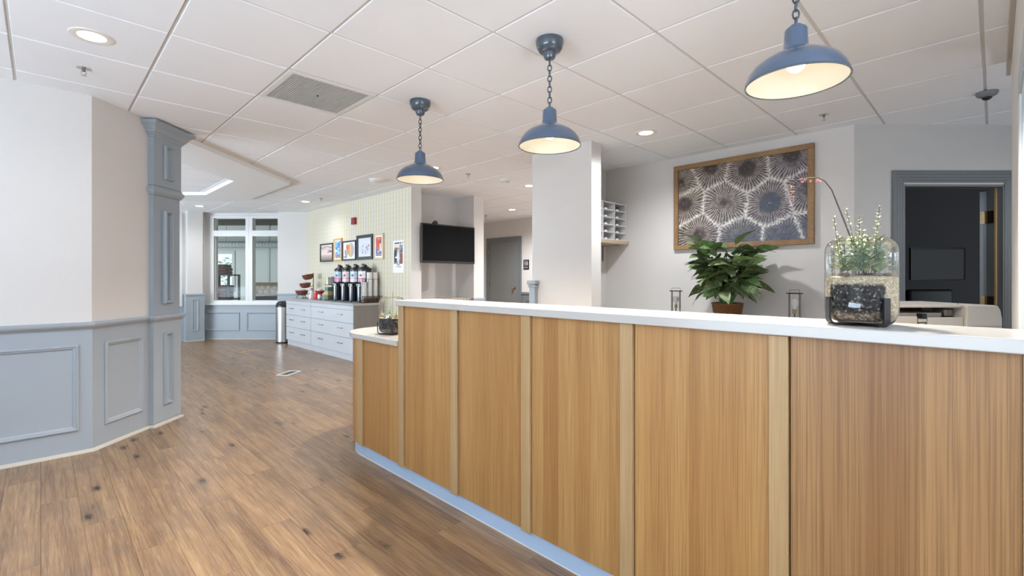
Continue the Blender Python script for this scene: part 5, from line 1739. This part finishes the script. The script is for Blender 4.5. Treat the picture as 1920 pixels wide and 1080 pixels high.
def calendar(u, v):
    c = np.tile(col('#f1f2f6'), (len(u), 1))
    t1 = (v > .895) & (v < .945) & (u > .1) & (u < .93)
    c = lay(c, t1 & ((vnoise(u * 26, v * 30, 9) > .38) & (np.abs(u - .6) > .03)) , '#2b2a2e')
    w = (u > .1) & (u < .9) & (v > .27) & (v < .87)
    p = np.tile(col('#9d9691'), (len(u), 1))
    p = lay(p, (v > .78) & (u < .6), '#e7e0d2')
    p = lay(p, (v > .7) & (u > .65), '#8d93a6')
    p = lay(p, vnoise(u * 6, v * 12, 3) > .58, '#6d5f5c')
    p = lay(p, np.hypot((u - .24) / .15, (v - .52) / .2) < 1, '#26242a')
    p = lay(p, (u > .6) & (v < .6) & (vnoise(u * 5, v * 9, 6) > .3), '#8a4a4a')
    p = lay(p, np.hypot((u - .5) / .12, (v - .68) / .06) < 1, '#dba9a6')
    p = lay(p, np.hypot((u - .48) / .14, (v - .50) / .16) < 1, '#d8dbe6')
    p = lay(p, (np.abs(v - .48) < .018) & (u > .2) & (u < .5), '#f1efee')
    p = lay(p, (np.abs(u - .52) < .06) & (v < .42), '#d3d6e2')
    p = lay(p, (v < .31) & (vnoise(u * 12, v * 20, 2) > .5), '#8ea0c8')
    c = np.where(w[:, None], p, c)
    c = lay(c, (np.hypot((u - .5) / .14, (v - .245) / .022) < 1) & (vnoise(u * 30, v * 60, 1) > .3), '#6b4a5e')
    return lay(c, ((np.abs(v - .185) < .012) & (u > .25) & (u < .75) & (vnoise(u * 40, v * 10, 4) > .3)) * .8, '#56505c')


r = thing('wall_calendar', 'unframed white paper calendar with a dark photograph, near the end of the wallpapered wall', 'calendar', (3.748, 6.315, 1.315))
M = frame((0, 0, 0), (0, -1), (-1, 0))
MB(M).box(0, 0.30, 0.001, 0.004, 0, 0.475).build('paper', mat('calendar_paper', H('#f0f1f5'), 0.6, var=0.0), r)
print_sheet('print', M @ Matrix.Translation((0.001, 0.0052, 0.001)), 0.298, 0.473, 80, 120, calendar, r, 0.5)

r = thing('fire_alarm', 'red fire alarm strobe high on the wallpapered wall', 'fire alarm', (3.748, 7.60, 2.135))
MB(M).box(0, 0.125, 0.001, 0.045, 0, 0.115).build('housing', mat('alarm_red', H('#a5202c'), 0.4), r, bevel=0.008)
MB(M).box(0.035, 0.09, 0.045, 0.062, 0.055, 0.10).build('strobe_lens', M_glass, r, bevel=0.006)
MB(M).box(0.03, 0.095, 0.045, 0.049, 0.015, 0.045).build('sounder', mat('alarm_dark_red', H('#7c1722'), 0.5), r)
MB(M).box(-0.06, -0.001, 0.001, 0.035, 0.01, 0.105).build('clear_cover', mat('frosted_cover', H('#e4e6e4'), 0.3), r, bevel=0.006)

# ------------------------------------------------------------------ television alcove
M_screen = mat('tv_screen', H('#08090b'), 0.25, var=0.0)
M_screen.node_tree.nodes['Principled BSDF'].inputs['Specular IOR Level'].default_value = 0.12
r = thing('television', 'black flat television on a wall arm with a small camera on top', 'television', (4.33, 5.70, 1.455))
MB().box(-0.49, 0.49, 0.0, 0.045, 0, 0.57).build('casing', M_blackpl, r, bevel=0.006)
MB().box(-0.472, 0.472, -0.0015, 0.0, 0.032, 0.552).build('screen', M_screen, r)
MB().box(-0.20, 0.20, 0.045, 0.075, 0.12, 0.42).build('mount_plate', M_dark, r, bevel=0.004)
MB().tube([(0.0, 0.07, 0.27), (-0.18, 0.28, 0.27), (0.0, 0.515, 0.27)], 0.016, 8).box(-0.10, 0.10, 0.505, 0.518, 0.15, 0.40).build('wall_arm', M_dark, r)
MB().box(-0.285, -0.205, 0.005, 0.04, 0.574, 0.60).box(-0.26, -0.23, 0.0, 0.04, 0.600, 0.618).box(-0.265, -0.225, 0.012, 0.035, 0.569, 0.575).build('camera', M_blackpl, r, bevel=0.004)
M_gran = NT('granite_brown')
cg = M_gran.coords()
M_gran.base(M_gran.ramp(M_gran.noise(cg, 60, 5, 0.7), [(0.3, H('#5c5049')), (0.5, H('#9a8a7a')), (0.62, H('#c9bda9')), (0.75, H('#6d6058'))]), 0.2)
M_gran = M_gran.m
r = thing('alcove_cabinet', 'low grey cabinet with a brown granite top under the television', 'cabinet', (3.93, 5.82, 0))
MB().box(0, 0.935, 0.05, 0.39, 0.09, 0.89).build('body', M_trimgrey, r)
MB().box(0.03, 0.90, 0.09, 0.39, 0.0, 0.09).build('toe_kick', M_dark, r)
for i in range(2):
    d = MB().box(0.008 + i * 0.465, 0.462 + i * 0.465, 0.03, 0.05, 0.11, 0.88).build('door', M_trimgrey, r, bevel=0.003)
    x = 0.40 + i * 0.13
    MB().tube([(x, 0.03, 0.70), (x, 0.005, 0.70), (x, 0.005, 0.82), (x, 0.03, 0.82)], 0.005, 6).build('handle', M_nickel, d)
MB().box(0, 0.935, 0.0, 0.39, 0.89, 0.93).build('granite_top', M_gran, r, bevel=0.004)


def sign(u, v):
    c = np.tile(col('#232230'), (len(u), 1))
    for x0, dress in ((.30, 0), (.70, 1)):
        hd = np.hypot((u - x0) / .075, (v - .86) / .055) < 1
        wd_ = .085 + (.07 * np.clip((.78 - v) / .3, 0, 1) if dress else 0)
        bd = (np.abs(u - x0) < wd_) & (v > (.50 if dress else .56)) & (v < .79)
        lg = (np.abs(np.abs(u - x0) - .045) < .03) & (v > .36) & (v <= .58)
        c = lay(c, hd | bd | lg, '#c9c5c0')
    c = lay(c, (np.abs(u - .5) < .012) & (v > .40) & (v < .9), '#9a97a0')
    return lay(c, (v > .14) & (v < .25) & (u > .14) & (u < .86) & (vnoise(u * 24, v * 24, 5) > .35), '#b6b4ba')


r = thing('restroom_sign', 'dark restroom sign with two pale figures beside the corridor door', 'sign', (7.499, 7.222, 1.42))
MB(M).box(0, 0.165, 0.001, 0.010, 0, 0.215).build('plaque', mat('sign_navy', H('#232230'), 0.5), r, bevel=0.002, seg=1)
print_sheet('print', M @ Matrix.Translation((0.004, 0.0112, 0.004)), 0.157, 0.207, 60, 80, sign, r, 0.5)

# ------------------------------------------------------------------ porch room beyond the far windows (in the window wall's frame: s along, m = depth)
def PR(s, m):
    return frame((PWO[0] - wn[0] * 0.0 + wd.x * s - wn[0] * m, PWO[1] + wd.y * s - wn[1] * m), (wd.x, wd.y), wn)


PB = FW
M_siding = mat('white_siding', H('#e6ebe8'), 0.5, var=0.02)
M_darkceil = oak('porch_ceiling_brown', H('#5c4c40'), H('#6d5b4c'), H('#4b3d33'), across=(1, .1, 1), sc=.4, rough=0.6)
struct('floor_porch', MB(PB).box(-7.0, 2.0, -6.7, -0.14, -0.12, -0.005), mat('porch_concrete', H('#9a948c'), 0.7), 'porch room floor')
struct('ceiling_porch', MB(PB).box(-7.0, 2.0, -6.7, -0.12, 3.0, 3.1), M_darkceil, 'dark brown porch room ceiling')
BM = 6.4
WX0, WX1, WZ0, WZ1 = -4.2, -3.28, 0.85, 2.05
pb = struct('wall_porch_back', MB(PB).box(-7, WX0, -BM - .12, -BM, 0, 3.0).box(WX1, 1.95, -BM - .12, -BM, 0, 3.0).box(WX0, WX1, -BM - .12, -BM, 0, WZ0).box(WX0, WX1, -BM - .12, -BM, WZ1, 3.0), M_siding, 'white lap-sided wall of the porch room')
for k in range(22):
    z = 0.35 + k * 0.12
    for (s0, s1) in (((-7, WX0 - .09), (WX1 + .09, 1.6)) if WZ0 - .15 < z < WZ1 + .05 else ((-7, 1.6),)):
        mb = MB(PB)
        mb._add([(s0, -BM, z), (s1, -BM, z), (s1, -BM + .016, z), (s0, -BM + .016, z), (s0, -BM, z + .118), (s1, -BM, z + .118), (s1, -BM + .003, z + .118), (s0, -BM + .003, z + .118)],
                [(0, 3, 2, 1), (4, 5, 6, 7), (0, 1, 5, 4), (1, 2, 6, 5), (2, 3, 7, 6), (3, 0, 4, 7)])
        mb.build('siding_board', M_siding, pb)
for s in (-2.1, -1.27):
    MB(PB).box(s, s + 0.08, -BM, -BM + 0.03, 0, 3.0).build('corner_board', M_white, pb)
struct('wall_porch_side', MB(PB).box(1.9, 2.0, -BM, -0.14, 0, 3.0).box(-7.1, -7.0, -BM, -3.9, 0, 3.0).box(-7.1, -7.0, -1.0, -.14, 0, 3.0).box(-7.1, -7.0, -3.9, -1.0, 0, 0.8).box(-7.1, -7.0, -3.9, -1.0, 2.6, 3.0), M_siding, 'side walls of the porch room')
w = struct('window_7', MB(PB).picture_frame(WX0 - .09, WX1 + .09, WZ0 - .09, WZ1 + .09, [(0, -BM), (0, -BM + .035), (.09, -BM + .035), (.09, -BM - .12)]), M_white, 'white porch window with daylight behind')
MB(PB).box(WX0, WX1, -BM - .06, -BM - .02, 1.52, 1.58).build('mullion', M_white, w)
MB(PB).box(WX0, WX1, -BM - .05, -BM - .045, WZ0, WZ1).build('pane', M_pane, w)
d4 = struct('door_4', MB(PB).box(-0.90, -0.02, -BM + .017, -BM + .045, 0.0, 1.80), M_white, 'white door in the sided porch wall')
MB(PB).box(-1.0, -0.90, -BM + .017, -BM + .05, 0.0, 1.90).box(-0.02, .08, -BM + .017, -BM + .05, 0, 1.9).box(-.90, -.02, -BM + .017, -BM + .0495, 1.80, 1.9).build('casing', M_white, d4)
# stone wainscot
M_stone = mat('porch_fieldstone', H('#b49a7c'), 0.8, var=0.3, scale=6, bump=0.5, bscale=30)
M_mortar = mat('stone_mortar', H('#8d7d6b'), 0.9)
sw = struct('wall_porch_stone', MB(PB).box(-2.6, -1.0, -BM + .017, -BM + .06, 0, 1.05), M_mortar, 'low fieldstone facing in the porch room')
rs = random.Random(4)
sb = MB().lathe([(0, -1), (0.7, -.75), (1, -.1), (.95, .4), (.6, .85), (0, 1)], 8).build('stone', M_stone, None, smooth=50)
sme = sb.data
bpy.data.objects.remove(sb)
for iz in range(4):
    for ix in range(8):
        s = -2.50 + ix * 0.20 + (iz % 2) * 0.08 + rs.uniform(-.02, .02)
        z = 0.42 + iz * 0.175 + rs.uniform(-.02, .02)
        piece('stone', sme, sw, PB @ Matrix.Translation((s, -BM + .065, z)) @ Matrix.Diagonal((rs.uniform(.085, .105), 0.03, rs.uniform(.07, .09), 1)))
MB(PB).box(-2.62, -0.98, -BM + .017, -BM + .11, 1.05, 1.09).build('cap', mat('stone_cap', H('#a08a70'), 0.7), sw)
# round duct under the ceiling
r = thing('air_duct', 'ribbed round metal air duct along the porch wall, seen through the far windows', 'duct')
mb = MB(PB @ Matrix.Translation((0, -5.6, 2.30)) @ Matrix.Rotation(PI / 2, 4, 'Y'))
prof = []
for k in range(150):
    z = -6.5 + k * 0.053
    prof.append((0.10 if k % 2 else 0.108, z))
mb.lathe(prof, 18)
mb.build('duct', mat('duct_galvanised_grey', H('#b9c2c4'), 0.55), r)
for s in (-5.0, -3.0, -1.0, 0.8):
    MB(PB).tube([(s, -5.6, 2.4), (s, -5.6, 3.0)], 0.006, 5).build('hanger', M_nickel, r)
# towel rack
M_towel = mat('brown_towel', H('#6b3f33'), 0.95, var=0.15, scale=50, bump=0.8, bscale=300)
r = thing('towel_rack', 'dark wood rack of folded brown towels behind the left far window', 'rack', tuple(PB @ Vector((-0.62, -1.3, 0))), math.atan2(wd.y, wd.x))
M_dw = mat('dark_rack_wood', H('#3a2a25'), 0.5, var=0.1)
for x in (-0.42, -0.06, 0.40):
    for y in (-0.2, 0.2):
        MB().box(x, x + 0.04, y, y + 0.04, 0, 1.31).build('post', M_dw, r)
for z in (0.12, 0.74, 1.29):
    MB().box(-0.42, 0.44, -0.2, 0.24, z, z + 0.03).build('shelf', M_dw, r)
q = 0
for (x0, z0, n, sn) in ((-0.38, 0.771, 5, 'in the lower left stack'), (0.02, 0.771, 4, 'in the lower right stack'), (-0.38, 1.321, 3, 'in the upper left stack'), (0.0, 1.321, 3, 'in the upper right stack')):
    for k in range(n):
        w_ = rs.uniform(0.30, 0.34)
        o = MB().box(0, w_, -0.15, 0.17, 0, 0.074).build('folded_towel', M_towel, None, bevel=0.03, seg=3, smooth=60)
        o.location = r.matrix_basis @ Vector((0, 0, 0))
        Mx = Matrix.Translation(tuple(PB @ Vector((-0.62, -1.3, 0)))) @ Matrix.Rotation(math.atan2(wd.y, wd.x), 4, 'Z')
        p = Mx @ Vector((x0 + rs.uniform(-.015, .015), 0, z0 + k * 0.0755))
        o.location = p
        o.rotation_euler = (0, 0, math.atan2(wd.y, wd.x) + rs.uniform(-.03, .03))
        tag(o, 'folded brown towel, %s %s on the porch rack' % ((('lowest', 'second', 'third', 'fourth', 'fifth')[k] if k < n - 1 else 'topmost'), sn), 'towel', 'folded brown towels on the rack')
# chair and dark bench
r = thing('patio_chair', 'chair with a light bent-tube arm in the porch room, beside the towel rack', 'chair', tuple(PB @ Vector((-0.02, -2.3, 0))), math.atan2(wd.y, wd.x))
for x in (-0.22, 0.22):
    MB().tube([(x, -0.25, 0), (x, -0.25, 0.60), (x, -0.15, 0.72), (x, 0.20, 0.76), (x, 0.26, 0.70), (x, 0.28, 0)], 0.016, 8).build('arm_frame', M_chrome, r, smooth=60)
MB().box(-0.2, 0.2, -0.25, 0.22, 0.42, 0.46).build('seat', M_blackpl, r, bevel=0.015)
MB(Matrix.Translation((0, 0.22, 0.46)) @ Matrix.Rotation(-.15, 4, 'X')).box(-0.2, 0.2, -0.02, 0.02, 0, 0.32).build('backrest', M_blackpl, r, bevel=0.015)
r = thing('lounge_sofa', 'dark grey padded sofa seen low through the right far window', 'sofa', tuple(PB @ Vector((0.95, -1.5, 0))), math.atan2(wd.y, wd.x))
M_sofa = mat('dark_sofa_fabric', H('#3c3f47'), 0.85, var=0.1, bump=0.5)
MB().box(-0.75, 0.55, -0.35, 0.35, 0.10, 0.42).build('seat', M_sofa, r, bevel=0.04, seg=3)
MB().box(-0.75, 0.55, -0.38, -0.18, 0.42, 0.82).build('backrest', M_sofa, r, bevel=0.05, seg=3)
for x in (-0.9, 0.55):
    MB().box(x, x + 0.15, -0.38, 0.35, 0.10, 0.62).build('armrest', M_sofa, r, bevel=0.04, seg=3)
for x in (-0.85, 0.60):
    for y in (-0.33, 0.28):
        MB().box(x, x + 0.05, y, y + 0.05, 0, 0.10).build('leg', M_dw, r)
# hedge outside the porch window
M_hedge = leaf_mat('hedge_leaf', H('#5d7a5a'), H('#86a080'), H('#a9bba2'), 0.7)
hl_me = leaf_mesh('hedge_leaf', 0.16, 0.05, 0.4, M_hedge, 0.2, 3)
hd = thing('hedge', 'pale green hedge outside the porch window', 'hedge', tuple(PB @ Vector((-4.0, -8.4, -0.1))), math.atan2(wd.y, wd.x))
mb = MB()
rs2 = random.Random(9)
for k in range(1500):
    a = Matrix.Translation((rs2.uniform(-2.6, 2.0), rs2.uniform(-.5, .5), rs2.uniform(0, 2.1))) @ Matrix.Rotation(rs2.uniform(0, 6.3), 4, 'Z') @ Matrix.Rotation(rs2.uniform(-1, 1), 4, 'X')
    s = rs2.uniform(.06, .16)
    mb._add([tuple(a @ Vector(p)) for p in ((0, 0, 0), (s * .5, -s * .35, 0.01), (s, 0, -.02), (s * .5, s * .35, .01))], [(0, 1, 2, 3)])
mb.build('foliage', M_hedge, hd, kind='stuff')
struct('ground', MB(PB).box(-12, 6, -14, -6.8, -0.4, -0.1), mat('outside_paving', H('#a8a59c'), 0.9), 'paving outside the porch')
area_light('daylight_porch', tuple(PB @ Vector((-6.9, -2.45, 1.7))), (PI / 2, 0, math.atan2(wd.y, wd.x) - PI / 2), 2.7, 1.7, 150, (0.88, 0.96, 1.0))
r_ = thing('downlight', 'warm round downlight in the dark porch ceiling, seen through the right far window', 'downlight', tuple(PB @ Vector((0.05, -3.6, 3.0))), 0, 'porch lights')
MB().lathe([(0.06, 0.0), (0.09, -0.006), (0.10, 0.0)], 24).build('trim_ring', M_ring, r_)
MB().lathe([(0, -0.002), (0.061, -0.002), (0.061, 0.0)], 24).build('lens', emit('porch_lens', (1.0, 0.82, 0.6), 8), r_)
